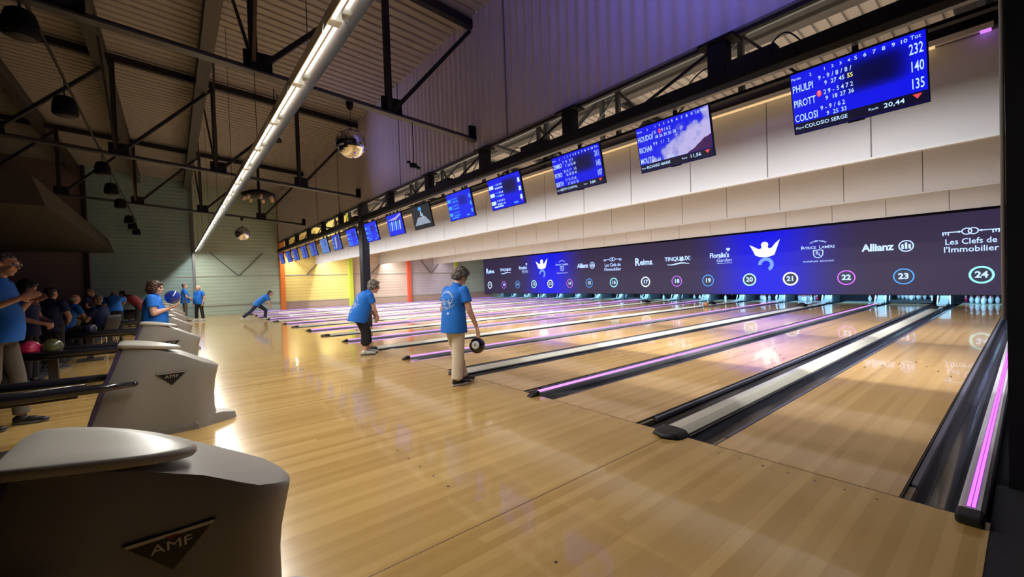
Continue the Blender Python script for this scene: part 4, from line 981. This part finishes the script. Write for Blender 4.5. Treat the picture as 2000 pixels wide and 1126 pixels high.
def hand(mb,w,d,nrm,curl=.5,side=1,spread=0,sc=1.0,thumb=1):
    """w wrist, d along the hand, nrm out of the palm; five separate fingers"""
    d=V(d).normalized(); nrm=(V(nrm)-d*V(nrm).dot(d)).normalized(); s=d.cross(nrm)*side; w=V(w)
    ell(mb,w+d*.05*sc,(.041*sc,.016*sc,.052*sc),Matrix((s,nrm,d)).transposed())
    for i,(l,o_) in enumerate(((.075,-.030),(.083,-.010),(.078,.011),(.062,.031))):
        b=w+d*(.088 if i<3 else .08)*sc+s*o_*sc
        c1=curl*(.55+.06*i); d1=(d*math.cos(c1)+nrm*math.sin(c1)+s*spread*(i-1.5)).normalized()
        p1=b+d1*l*.5*sc; c2=curl*(1.35+.08*i); d2=(d*math.cos(c2)+nrm*math.sin(c2)+s*spread*(i-1.5)).normalized()
        p2=p1+d2*l*.48*sc
        cone(mb,b-d1*.02*sc,p1,.0095*sc,.0088*sc,10); cone(mb,p1,p2,.0088*sc,.0075*sc,10)
    b=w+d*.03*sc-s*.03*sc; d1=(d*.65-s*.7+nrm*.35*thumb).normalized(); p1=b+d1*.045*sc; d2=(d*.85-s*.25+nrm*.5*thumb).normalized()
    cone(mb,b,p1,.012*sc,.0105*sc,10); cone(mb,p1,p1+d2*.032*sc,.0105*sc,.009*sc,10)
def head(mb,c,fwd,up,s=1.0):
    f=V(fwd).normalized(); u=(V(up)-f*V(up).dot(f)).normalized(); r=f.cross(u)
    M=Matrix((r,f,u)).transposed(); c=V(c); P=lambda a,b,z: c+(r*a+f*b+u*z)*s
    ell(mb,P(0,-.012,.03),(.074*s,.092*s,.088*s),M,22); ell(mb,P(0,.022,-.04),(.056*s,.066*s,.07*s),M,20); ell(mb,P(0,.058,-.088),(.026*s,.024*s,.022*s),M,14)
    ell(mb,P(0,.084,.035),(.05*s,.012*s,.013*s),M,14)
    for a in (-1,1):
        ell(mb,P(a*.036,.066,-.018),(.024*s,.02*s,.022*s),M,12); ell(mb,P(a*.077,-.008,-.005),(.010*s,.020*s,.031*s),M,12)
    cone(mb,P(0,.082,.022),P(0,.108,-.018),.008*s,.0135*s,10); ell(mb,P(0,.10,-.022),(.017*s,.012*s,.010*s),M,12)
    ell(mb,P(0,.085,-.052),(.026*s,.011*s,.0065*s),M,12); ell(mb,P(0,.083,-.064),(.022*s,.010*s,.0065*s),M,12)
    return P,M
def face_bits(P,M,t,eyem,s=1.0,glasses=None):
    m=MB()
    for a in (-1,1): m.ball(P(a*.031,.079,.012),.0105*s,10)
    m.build('eye',eyem,t)
    if glasses:
        m=MB()
        for a in (-1,1):
            c=P(a*.033,.098,.008); pts=[c+M@V((.026*math.cos(k*PI/8)*s,0,.019*math.sin(k*PI/8)*s)) for k in range(17)]
            m.tube(pts,.0022,6,cap=False); m.tube([P(a*.058,.098,.012),P(a*.08,.0,.012),P(a*.078,-.03,.002)],.002,6)
        m.tube([P(-.008,.1,.012),P(.008,.1,.012)],.002,6)
        m.build('glasses',glasses,t)
def loft(mb,secs,n=28):
    """secs: (centre, half width, half depth, 3x3 frame) from bottom to top, flat closed ends"""
    v=[];f=[]
    for (c,a,b,M) in secs:
        for k in range(n):
            t_=2*PI*k/n; cs,sn=math.cos(t_),math.sin(t_)
            v.append(c+M@V((a*math.copysign(abs(cs)**.85,cs),b*math.copysign(abs(sn)**.85,sn),0)))
    for i in range(len(secs)-1):
        for k in range(n): f.append((i*n+k,i*n+(k+1)%n,(i+1)*n+(k+1)%n,(i+1)*n+k))
    f.append(tuple(range(n))[::-1]); f.append(tuple(range((len(secs)-1)*n,len(secs)*n)))
    mb.add(v,f,0,True)
def torso(mb,pel,chest,neck,wh,ww,wc,wsh,lat=(1,0,0),drop=.1,extra=0,belly=0,dp=1.0,hem=0):
    pel=V(pel);chest=V(chest);neck=V(neck); ax=(chest-pel).normalized(); M=frame(ax,lat); N=frame((neck-chest).normalized(),lat)
    Mb=frame((ax+V((0,0,1.2))).normalized(),lat) if drop>.1 else M
    b0=pel-(ax*.5+V((0,0,.5)))*drop; y=M@V((0,1,0)); e=extra; secs=[]
    key=[(-.35,wh+hem,.122+hem,.5,b0,Mb),(0,wh,.124,1,None,M),(.25,(wh+ww)/2,.122,1,None,M),(.5,ww,.116,1,None,M),(.78,(ww+wc)/2,.120,.6,None,M),(1,wc,.122,.15,None,M)]
    pts=[]
    for (t_,a,b,bl,c,MM) in key:
        p=c if c is not None else pel+(chest-pel)*t_
        pts.append((p+y*belly*bl*.6,a+e,(b+belly*bl*.7)*dp+e,MM))
    pts.append((chest+(neck-chest)*.4,(wsh*.93+e),.108*dp+e,N)); pts.append((chest+(neck-chest)*.72,wsh*.66+e,.088+e,N)); pts.append((neck-(neck-chest).normalized()*.005,.072+e*.5,.062+e*.5,N))
    for i in range(len(pts)-1):
        for j in range(4):
            u=j/4; A,B=pts[i],pts[i+1]; P0=pts[max(i-1,0)];P3=pts[min(i+2,len(pts)-1)]
            def cr(a0,a1,a2,a3): return a1+(a2-a0)*(.5*u)+(a0*2-a1*5+a2*4-a3)*(.5*u*u)+(a1*3-a0-a2*3+a3)*(.5*u**3)
            secs.append((cr(P0[0],A[0],B[0],P3[0]),cr(P0[1],A[1],B[1],P3[1]),cr(P0[2],A[2],B[2],P3[2]),A[3] if u<.5 else B[3]))
    secs.append(pts[-1]); loft(mb,secs)
shirtm=mat('shirt_blue',(.006,.15,.62),.75,noise_amt=.06,noise_scale=8,bump=.25,bump_scale=14)
shirtn=mat('shirt_navy_blue',(.006,.015,.08),.8,noise_amt=.1)
shirtr=mat('shirt_red',(.16,.008,.01),.8,noise_amt=.1)
skin=mat('skin',(.62,.35,.25),.5,noise_amt=.06,noise_scale=14); skin2=mat('skin_warm',(.5,.26,.18),.5,noise_amt=.06)
pbeige=mat('trousers_beige',(.74,.66,.53),.8,noise_amt=.06,bump=.3,bump_scale=12); pblack=mat('trousers_black',(.012,.012,.016),.85,noise_amt=.2,bump=.3,bump_scale=12)
pgrey=mat('trousers_grey',(.09,.08,.07),.85,noise_amt=.15,bump=.3,bump_scale=12); pnavy=mat('trousers_navy',(.02,.025,.06),.85,noise_amt=.15)
pkhaki=mat('trousers_khaki',(.12,.10,.08),.85,noise_amt=.12,bump=.3,bump_scale=12)
shb=mat('shoe_black',(.01,.01,.012),.5); shw=mat('shoe_white',(.62,.61,.58),.5); solew=mat('sole_pale',(.5,.5,.48),.6); solegr=mat('sole_grey',(.12,.11,.11),.6)
hgrey=mat('hair_grey',(.20,.17,.14),.6,noise_amt=.6,noise_scale=28,bump=.6,bump_scale=60); hbrown=mat('hair_brown',(.06,.025,.015),.5,noise_amt=.4,noise_scale=25,bump=.5,bump_scale=60)
hdark=mat('hair_dark',(.015,.011,.01),.5,noise_amt=.4,noise_scale=25,bump=.5,bump_scale=60); hdg=mat('hair_dark_grey',(.10,.08,.07),.6,noise_amt=.6,noise_scale=28,bump=.6,bump_scale=60); hwhite=mat('hair_white',(.5,.5,.48),.6,noise_amt=.2,noise_scale=25); eyem=mat('eye_dark',(.02,.015,.012),.2)
def shoe(t,ank,toe,nm,upm,sm_,sc=1.0,vox=.009,zb=0):
    a=V(ank); d=V((toe[0],toe[1],0)).normalized(); s=V((-d.y,d.x,0)); M=Matrix((s,d,V((0,0,1)))).transposed()
    m=MB(); base=V((a.x,a.y,zb))
    ell(m,base+d*-.02+V((0,0,.045)),(.038*sc,.055*sc,.05),M); ell(m,base+d*.07+V((0,0,.036)),(.042*sc,.08*sc,.038),M); ell(m,base+d*.15+V((0,0,.026)),(.044*sc,.062*sc,.028),M); cone(m,base+V((0,0,.05)),base+V((0,0,.095)),.043*sc,.04*sc,14,True)
    o=solid(m,'shoe',upm,t,vox,2,zmin=zb+.012)
    m=MB(); pts=[]
    for k in range(24):
        an=2*PI*k/24; pts.append((base+d*(.065+.145*sc*math.sin(an))+s*(.046*sc*math.cos(an)*(1+.12*math.sin(an)))))
    n=24; v=[(p.x,p.y,zb+.001) for p in pts]+[(p.x,p.y,zb+.022) for p in pts]
    m.add(v,[(i,(i+1)%n,n+(i+1)%n,n+i) for i in range(n)]+[tuple(range(n))[::-1],tuple(range(n,2*n))],0)
    s2=m.build('sole',sm_,o)
def person(label,loc,rz,J,shirt=shirtm,trou=pblack,shu=shb,sole=solegr,hairm=hgrey,sk=skin,vox=.009,w=(.155,.135,.165,.185),cuff=.09,sleeve=.62,hairf=None,shirt_drop=.12,belly=0.0,glasses=None,group=None,arm=1.0,hands=True,shoes=True,extra=0.012,legw=1.0):
    t=thing('person',label,'person',loc,rz,group)
    b=MB(); J={k:(V(v) if isinstance(v,(tuple,list)) and len(v)==3 else v) for k,v in J.items()}
    lat=J.get('lat',V((1,0,0)))
    P,M=head(b,J['head'],J['hf'],J['hu'])
    cone(b,J['neck']-(J['head']-J['neck'])*.2,J['head']-V(J['hu'])*.045,.052,.05)
    torso(b,J['pel'],J['chest'],J['neck'],*w,lat=lat,drop=.05,belly=belly*.8)
    for s_ in ('L','R'):
        sh,el,wr=J['sh'+s_],J['el'+s_],J['wr'+s_]
        cone(b,sh,el,.05*arm,.040*arm); cone(b,el,wr,.040*arm,.026)
        if hands:
            hd,hn=J.get('hd'+s_,(wr-el).normalized()),J.get('hn'+s_,V((0,1,0)))
            hand(b,wr,hd,hn,J.get('curl',.6),-1 if s_=='L' else 1)
        hp,kn,an=J['hip'+s_],J['kn'+s_],J['an'+s_]
        cone(b,hp,kn,.078,.052); cone(b,kn,an,.05,.036); cone(b,an,an+V((0,0,-.03)),.036,.036)
    body=solid(b,'body',sk,t,vox,2)
    face_bits(P,M,t,eyem,1,glasses)
    # shirt
    m=MB(); torso(m,J['pel'],J['chest'],J['neck'],*w,lat=lat,drop=shirt_drop,extra=extra,belly=belly,hem=.012)
    for s_ in ('L','R'):
        sh,el=J['sh'+s_],J['el'+s_]; q=sh+(el-sh)*sleeve
        ell(m,sh,(.066*arm,.066*arm,.066*arm)); cone(m,sh,q,.066*arm,.068*arm,18,True)
        ell(m,(sh+J['chest'])/2+(J['neck']-J['chest'])*.2,(.085,.075,.07))
    nk=J['neck']; d=(J['head']-nk).normalized(); cone(m,nk-d*.05,nk+d*.025,.085,.064,18,True)
    sho=solid(m,'shirt',shirt,t,vox,3)
    mcol=MB(); Mn=frame(d,lat); pts=[nk+d*.028+Mn@V((.060*math.cos(k*PI/9),.062*math.sin(k*PI/9),.0)) for k in range(19)]
    mcol.tube(pts,.009,8,cap=False); mcol.build('collar',shirt,sho)
    # trousers
    m=MB(); ax=(J['chest']-J['pel']).normalized(); Mp=frame(ax,lat); ell(m,J['pel']-ax*.03,(w[0]+.002,.120+belly*.5,.12),Mp)
    for s_ in ('L','R'):
        hp,kn,an=J['hip'+s_],J['kn'+s_],J['an'+s_]
        ell(m,hp,(.092,.098,.1)); cone(m,hp,kn,.092*(1+(legw-1)*.3),.068*legw,18); q=kn+(an-kn)*(1-cuff); cone(m,kn,kn+(q-kn)*.9,.068*legw,.062*legw,18); cone(m,kn+(q-kn)*.4,q,.065*legw,.064*legw,18,True)
    solid(m,'trousers',trou,t,vox,3)
    if shoes:
        for s_ in ('L','R'):
            an=J['an'+s_]; shoe(t,an,J.get('toe'+s_,V((0,1,0))),'shoe',shu,sole,zb=an.z-.085)
    # hair
    m=MB()
    if hairf: dsp=hairf(m,P,M)
    else:
        ell(m,P(0,-.02,.055),(.085,.098,.082),M); ell(m,P(0,-.05,.01),(.08,.062,.08),M); dsp=.012
    solid(m,'hair',hairm,t,vox*.8,1,dsp,45 if dsp<.02 else 30)
    return t,body,sho,P
def curly(m,P,M):
    ell(m,P(0,-.022,.06),(.095,.105,.085),M); ell(m,P(0,-.06,.01),(.09,.065,.09),M); ell(m,P(0,.04,.095),(.07,.05,.035),M)
    for a in (-1,1): ell(m,P(a*.074,-.02,.02),(.022,.05,.05),M)
    return .022
def bob(m,P,M):
    ell(m,P(0,-.02,.055),(.092,.105,.085),M); ell(m,P(0,-.055,-.01),(.092,.07,.105),M)
    for a in (-1,1): ell(m,P(a*.08,.0,-.015),(.02,.055,.075),M)
    ell(m,P(0,.06,.085),(.065,.035,.03),M)
    return .010
def short(m,P,M):
    ell(m,P(0,-.022,.05),(.079,.093,.08),M); ell(m,P(0,-.045,.0),(.074,.058,.07),M); return .008
def balding(m,P,M):
    ell(m,P(0,-.05,.01),(.079,.055,.06),M)
    for a in (-1,1): ell(m,P(a*.066,-.02,.01),(.014,.05,.035),M)
    return .006
def decal(sho,t,builder,origin,dirn,right,up,m_):
    """lay flat print on a shirt by casting it onto the cloth"""
    bv=BVHTree.FromPolygons([v.co for v in sho.data.vertices],[tuple(p.vertices) for p in sho.data.polygons])
    mb=MB(); builder(mb,lambda a,b: tuple(V(origin)+V(right)*a+V(up)*b))
    vs=[]
    for v in mb.v:
        h=bv.ray_cast(V(v),V(dirn)); vs.append(tuple(h[0]-V(dirn)*.0035) if h[0] else tuple(V(v)+V(dirn)*.3))
    mb.v=vs; return mb.build('print',m_,sho)
printm=mat('print_pale',(.5,.6,.75),.7)
def back_print(mb,f):
    for k in range(15):
        a=R(150-120*k/14); c,s_=math.cos(a),math.sin(a); r0,r1=.115,.14
        w_=.045
        mb.add([f(r0*math.cos(a+w_),r0*math.sin(a+w_)),f(r0*math.cos(a-w_),r0*math.sin(a-w_)),f(r1*math.cos(a-w_*.7),r1*math.sin(a-w_*.7)),f(r1*math.cos(a+w_*.7),r1*math.sin(a+w_*.7))],[(0,1,2,3)],0)
    q=random.Random(5)
    for k in range(26):
        x_=-.12+.24*q.random(); z=-.09+.10*q.random(); l=.03+.03*q.random(); a=q.random()*PI
        dx,dz=l*math.cos(a),l*math.sin(a); nx,nz=-math.sin(a)*.004,math.cos(a)*.004
        mb.add([f(x_-dx-nx,z-dz-nz),f(x_+dx-nx,z+dz-nz),f(x_+dx+nx,z+dz+nz),f(x_-dx+nx,z-dz+nz)],[(0,1,2,3)],0)
    disc2(mb,.05,-.15,.02,.016,f,0,14)
# --- woman in beige trousers holding a black ball (nearest bowler)
J=dict(pel=(0,-.02,.86),chest=(0,-.005,1.14),neck=(0,.045,1.285),head=(0,.115,1.41),hf=(0,.80,-.60),hu=(0,.60,.80),
 shR=(.165,.03,1.235),elR=(.235,.05,.985),wrR=(.245,.15,.775),hdR=(.0,.32,-.95),hnR=(-.2,-.9,-.4),
 shL=(-.165,.02,1.235),elL=(-.225,-.02,.99),wrL=(-.20,.10,.80),hdL=(.1,.5,-.9),hnL=(.9,0,.2),
 hipR=(.08,-.02,.84),knR=(.06,-.01,.47),anR=(.05,-.04,.09),hipL=(-.08,-.01,.84),knL=(-.06,.05,.47),anL=(-.03,.12,.09),toeR=(.1,1,0),toeL=(.0,1,0),curl=.35)
pA=atz(893,750,0)
tA,bA,sA,_=person('woman in blue polo and beige trousers standing at the foul line with a black ball',(pA.x,pA.y,0),R(8),J,trou=pbeige,shu=shb,sole=solew,hairm=hdg,vox=.0075,w=(.160,.142,.158,.172),cuff=.0,legw=1.18,hairf=curly,shirt_drop=.17,sleeve=.6,extra=.018)
decal(sA,tA,back_print,(-.0,-.5,1.10),(0,1,0),(1,0,0),(0,0,1),printm)
# ball
o=bowlball(.108,[mat('ball_black',(.006,.006,.008),.1,coat=.6),lineblk]); 
hp=Matrix.Rotation(R(8),4,'Z')@V((.235,.30,.60)); p=V((pA.x,pA.y,0))+hp
p2=atd(932,674,(p-CAMC).dot(CF)); o.location=p2; tag(o,'black bowling ball with a white round mark held low by the woman in beige trousers','bowling ball')
dv=(CAMC-p2).normalized(); dv=(dv+CR*-.25+CU*.05).normalized(); q=dv.to_track_quat('Z','Y').to_matrix()
m=MB()
for (r_,off,k) in ((.052,.0008,0),(.02,.0016,1)):
    n_=24; rr_=.108
    ring=[]
    for j in range(5):
        th_=math.asin(min(1,r_/rr_))*j/4
        ring+= [q@V((math.sin(th_)*math.cos(2*PI*k2/n_)*(rr_+off),math.sin(th_)*math.sin(2*PI*k2/n_)*(rr_+off),math.cos(th_)*(rr_+off))) for k2 in range(n_)]
    fs=[(j*n_+a,j*n_+(a+1)%n_,(j+1)*n_+(a+1)%n_,(j+1)*n_+a) for j in range(4) for a in range(n_)]
    if k==0: m.add(ring,fs,0,True)
textm(m,'8',0,0,.06,1,1,.01,f=lambda a,b:(q@V((a,b,.1095))))
m.build('ball_mark',[mat('mark_white',(.7,.7,.7),.4),lineblk],o)
# --- woman in black capris bending forward
J=dict(pel=(0,-.10,.80),chest=(0,.03,1.08),neck=(0,.13,1.20),head=(0,.235,1.305),hf=(0,.97,-.15),hu=(0,.15,.97),
 shR=(.16,.10,1.15),elR=(.175,.16,.91),wrR=(.12,.24,.74),hdR=(-.3,.2,-.9),hnR=(-.7,-.5,0),
 shL=(-.16,.10,1.15),elL=(-.175,.16,.92),wrL=(-.10,.26,.74),hdL=(.3,.2,-.9),hnL=(.7,-.5,0),
 hipR=(.085,-.10,.78),knR=(.085,.02,.44),anR=(.085,-.02,.09),hipL=(-.085,-.08,.78),knL=(-.085,.08,.44),anL=(-.085,.10,.09),toeR=(.15,1,0),toeL=(-.1,1,0),curl=.7)
pB=atz(712,692,0)
tB,bB,sB,_=person('woman in blue polo and cropped black trousers bending forward beside the foul line',(pB.x,pB.y,0),R(-2),J,trou=pblack,shu=shw,sole=solegr,hairm=hgrey,vox=.0085,w=(.178,.170,.17,.172),cuff=.40,legw=1.35,hairf=curly,shirt_drop=.16,belly=.045,extra=.022,glasses=mat('sunglasses',(.02,.02,.02),.2),sleeve=.62)
decal(sB,tB,back_print,(0,-.5,1.0),(0,1,0),(1,0,0),(0,0,1),printm)
# --- woman with brown bob holding a blue ball behind the third hood
J=dict(pel=(0,-.02,.86),chest=(0,-.01,1.13),neck=(0,.01,1.29),head=(0,.035,1.41),hf=(.12,.98,-.10),hu=(0,.10,.98),
 shR=(.18,.0,1.235),elR=(.25,.03,1.0),wrR=(.12,.21,1.06),hdR=(-.15,.9,.35),hnR=(-.2,-.25,.95),
 shL=(-.18,.0,1.235),elL=(-.24,.04,1.0),wrL=(-.12,.21,1.07),hdL=(.2,.9,.3),hnL=(.4,-.2,.9),
 hipR=(.09,-.02,.84),knR=(.09,.02,.46),anR=(.09,.0,.09),hipL=(-.09,-.02,.84),knL=(-.09,.02,.46),anL=(-.09,.0,.09),curl=.45)
pC=atx(298,560,-8.35)
tC,_,_,_=person('woman with brown bob in blue polo holding a blue ball at her chest',(pC.x,pC.y,0),R(-6),J,trou=pblack,hairm=hbrown,vox=.009,w=(.20,.195,.20,.19),hairf=bob,belly=.06,arm=1.25,shirt_drop=.16,sleeve=.6)
Zc=(V((pC.x,pC.y+.28,1.15))-CAMC).dot(CF); q_=atd(337,580,Zc); ob=ballat(q_.x,q_.y,q_.z,.115,'ball_blue',(.015,.04,.28),'blue bowling ball held by the woman with the brown bob')
# --- the pair talking far away
def stand(h=1.7,arms='front',lean=0,wide=1.0):
    k=h/1.7
    J=dict(pel=(0,0,.92*k),chest=(0,lean*.5,1.23*k),neck=(0,lean,1.42*k),head=(0,lean+.03,1.56*k),hf=(0,1,-.05),hu=(0,.05,1),
     shR=(.185*wide,lean*.8,1.36*k),shL=(-.185*wide,lean*.8,1.36*k),hipR=(.09,0,.9*k),hipL=(-.09,0,.9*k),knR=(.10,.02,.5*k),knL=(-.10,.02,.5*k),anR=(.11,0,.09),anL=(-.11,0,.09))
    if arms=='front': J.update(elR=(.25*wide,.05,1.08*k),wrR=(.10,.24,.98*k),elL=(-.25*wide,.05,1.08*k),wrL=(-.10,.24,.98*k),hdR=(-.8,.4,-.3),hnR=(-.3,-.9,0),hdL=(.8,.4,-.3),hnL=(.3,-.9,0))
    elif arms=='down': J.update(elR=(.25*wide,-.02,1.10*k),wrR=(.26*wide,.06,.86*k),elL=(-.25*wide,-.02,1.10*k),wrL=(-.26*wide,.06,.86*k),hnR=(-1,0,0),hnL=(1,0,0))
    return J
pD=atz(368,627,0); person('man in blue polo and grey trousers standing in profile with hands in front far away',(pD.x,pD.y-.1,0),R(5),stand(1.72,'front'),trou=pgrey,hairm=hdg,vox=.014,hairf=short,belly=.05)
pE=atz(391,626,0); J=stand(1.60,'down',0,1.1); J['anR']=V((.2,0,.09)); J['anL']=V((-.2,0,.09)); J['knR']=V((.15,.02,.47)); J['knL']=V((-.15,.02,.47))
person('balding man in blue polo and black trousers facing his friend far away',(pE.x,pE.y,0),R(-145),J,trou=pblack,shu=shw,sole=solew,hairm=hwhite,vox=.014,hairf=balding,belly=.07,w=(.185,.18,.19,.19))
# --- far bowler finishing the throw
J=dict(pel=(0,-.38,.72),chest=(0,-.12,.93),neck=(0,.02,1.05),head=(0,.12,1.13),hf=(0,1,-.1),hu=(0,.1,1),
 shR=(.17,-.02,1.0),elR=(.22,.04,.74),wrR=(.2,.1,.52),hnR=(0,1,0),shL=(-.17,-.02,1.0),elL=(-.24,-.2,.82),wrL=(-.25,-.3,.68),hnL=(0,1,0),
 hipR=(.08,-.40,.70),knR=(.06,-.62,.42),anR=(.02,-.93,.17),hipL=(-.08,-.38,.70),knL=(-.09,-.06,.42),anL=(-.06,-.10,.09),toeR=(0,1,0))
pF=atz(521,624,0); person('bowler in blue polo and dark trousers stretched out in a lunge near the far end',(pF.x,pF.y+.05,0),0,J,trou=pnavy,shu=shw,sole=solew,hairm=hdark,vox=.013,hairf=short,cuff=.04)
# --- tall man with glasses at the left edge
k=1.06
J=dict(pel=(0,0,.95*k),chest=(0,.0,1.26*k),neck=(0,.03,1.44*k),head=(0,.09,1.585*k),hf=(.05,.96,-.2),hu=(0,.2,.96),
 shR=(.2,.0,1.38*k),elR=(.26,.02,1.14*k),wrR=(.17,.24,1.25*k),hdR=(-.45,.8,.35),hnR=(-.8,-.4,.1),
 shL=(-.2,.0,1.38*k),elL=(-.25,.06,1.12*k),wrL=(-.0,.25,1.22*k),hdL=(.2,.85,.35),hnL=(.9,-.2,0),
 hipR=(.1,0,.93*k),hipL=(-.1,0,.93*k),knR=(.11,.0,.5*k),knL=(-.12,.08,.5*k),anR=(.11,-.12,.09),anL=(-.12,.10,.09),curl=.15)
pG=atx(11,509,-5.6)
person('tall man with glasses in blue polo with raised hands at the left edge',(pG.x,pG.y-.09,0),R(-12),J,trou=pkhaki,hairm=hdg,sk=skin2,vox=.0085,hairf=short,belly=.05,glasses=chrome,cuff=.05)
# --- dark-haired person behind him
J=stand(1.6,'front'); J['hf']=V((.1,.9,-.35))
pH=atx(47,556,-8.5)
person('dark-haired person in dark top behind the raised hands of the tall man',(pH.x,pH.y,0),R(-10),J,shirt=shirtn,trou=pblack,hairm=hdark,sk=skin2,vox=.011,hairf=bob)
# --- seated and standing people in the dark seating area
def sit(h=1.28,lean=.1):
    return dict(pel=(0,0,.52),chest=(0,lean*.5,.82),neck=(0,lean,h-.27),head=(0,lean+.04,h-.12),hf=(0,1,-.15),hu=(0,.15,1),shR=(.18,lean,h-.33),shL=(-.18,lean,h-.33),elR=(.24,lean+.1,h-.58),elL=(-.24,lean+.1,h-.58),wrR=(.12,lean+.33,h-.52),wrL=(-.12,lean+.33,h-.52),hnR=(0,0,-1),hnL=(0,0,-1),
     hipR=(.09,0,.5),hipL=(-.09,0,.5),knR=(.11,.42,.5),knL=(-.11,.42,.5),anR=(.12,.42,.09),anL=(-.12,.42,.09))
def put(u_,v_,Z,label,rz,J,**kw):
    p=atd(u_,v_,Z); hd=V(J['head']); r_=Matrix.Rotation(rz,4,'Z')@hd
    return person(label,(p.x-r_.x,p.y-r_.y,0),rz,J,vox=.014,**kw)
put(100,574,7.7,'person in navy shirt seen from behind, standing left among the players',R(60),stand(1.5,'front'),shirt=shirtn,hairm=hdark,sk=skin2,hairf=short)
put(147,590,10.5,'white-haired player in blue shirt sitting at the pale table',R(30),sit(1.36,.16),hairm=hwhite,sk=skin2,hairf=balding)
put(176,571,13,'player in dark blue shirt with short fair hair behind the white-haired one',R(-20),stand(1.52,'front'),shirt=shirtn,hairm=hgrey,sk=skin2,hairf=short)
J=stand(1.7,'front',.0); 
J=dict(pel=(0,-.25,.92),chest=(0,-.02,1.15),neck=(0,.14,1.24),head=(0,.25,1.30),hf=(0,.9,-.4),hu=(0,.4,.9),shR=(.19,.1,1.2),shL=(-.19,.1,1.2),elR=(.22,.36,1.08),wrR=(.16,.60,1.02),elL=(-.22,.2,.98),wrL=(-.2,.34,.78),hnR=(0,0,-1),hnL=(0,-1,0),hipR=(.09,-.25,.9),hipL=(-.09,-.25,.9),knR=(.1,-.2,.5),knL=(-.1,-.2,.5),anR=(.11,-.25,.09),anL=(-.11,-.25,.09))
put(222,566,12.3,'man in bright blue polo leaning over with one arm reaching out',R(95),J,hairm=hgrey,sk=skin2,hairf=balding)
put(190,586,9.9,'player in dark blue shirt sitting with back turned in the middle',R(150),sit(1.32,.05),shirt=shirtn,hairm=hgrey,sk=skin2,hairf=short)
put(240,578,13.3,'player in dark red shirt bending forward near the hoods',R(150),J,shirt=shirtr,hairm=hdark,sk=skin2,hairf=short)
for u_,v_,Z,rz,lb in ((147,590,10.5,R(30),'black scoop chair under the white-haired player'),(190,586,9.9,R(150),'black scoop chair under the player with his back turned')):
    p=atd(u_,v_,Z); J=sit(1.36,.16) if u_==147 else sit(1.32,.05); r_=Matrix.Rotation(rz,4,'Z')@V(J['head'])
    chair(p.x-r_.x,p.y-r_.y,rz,lb)
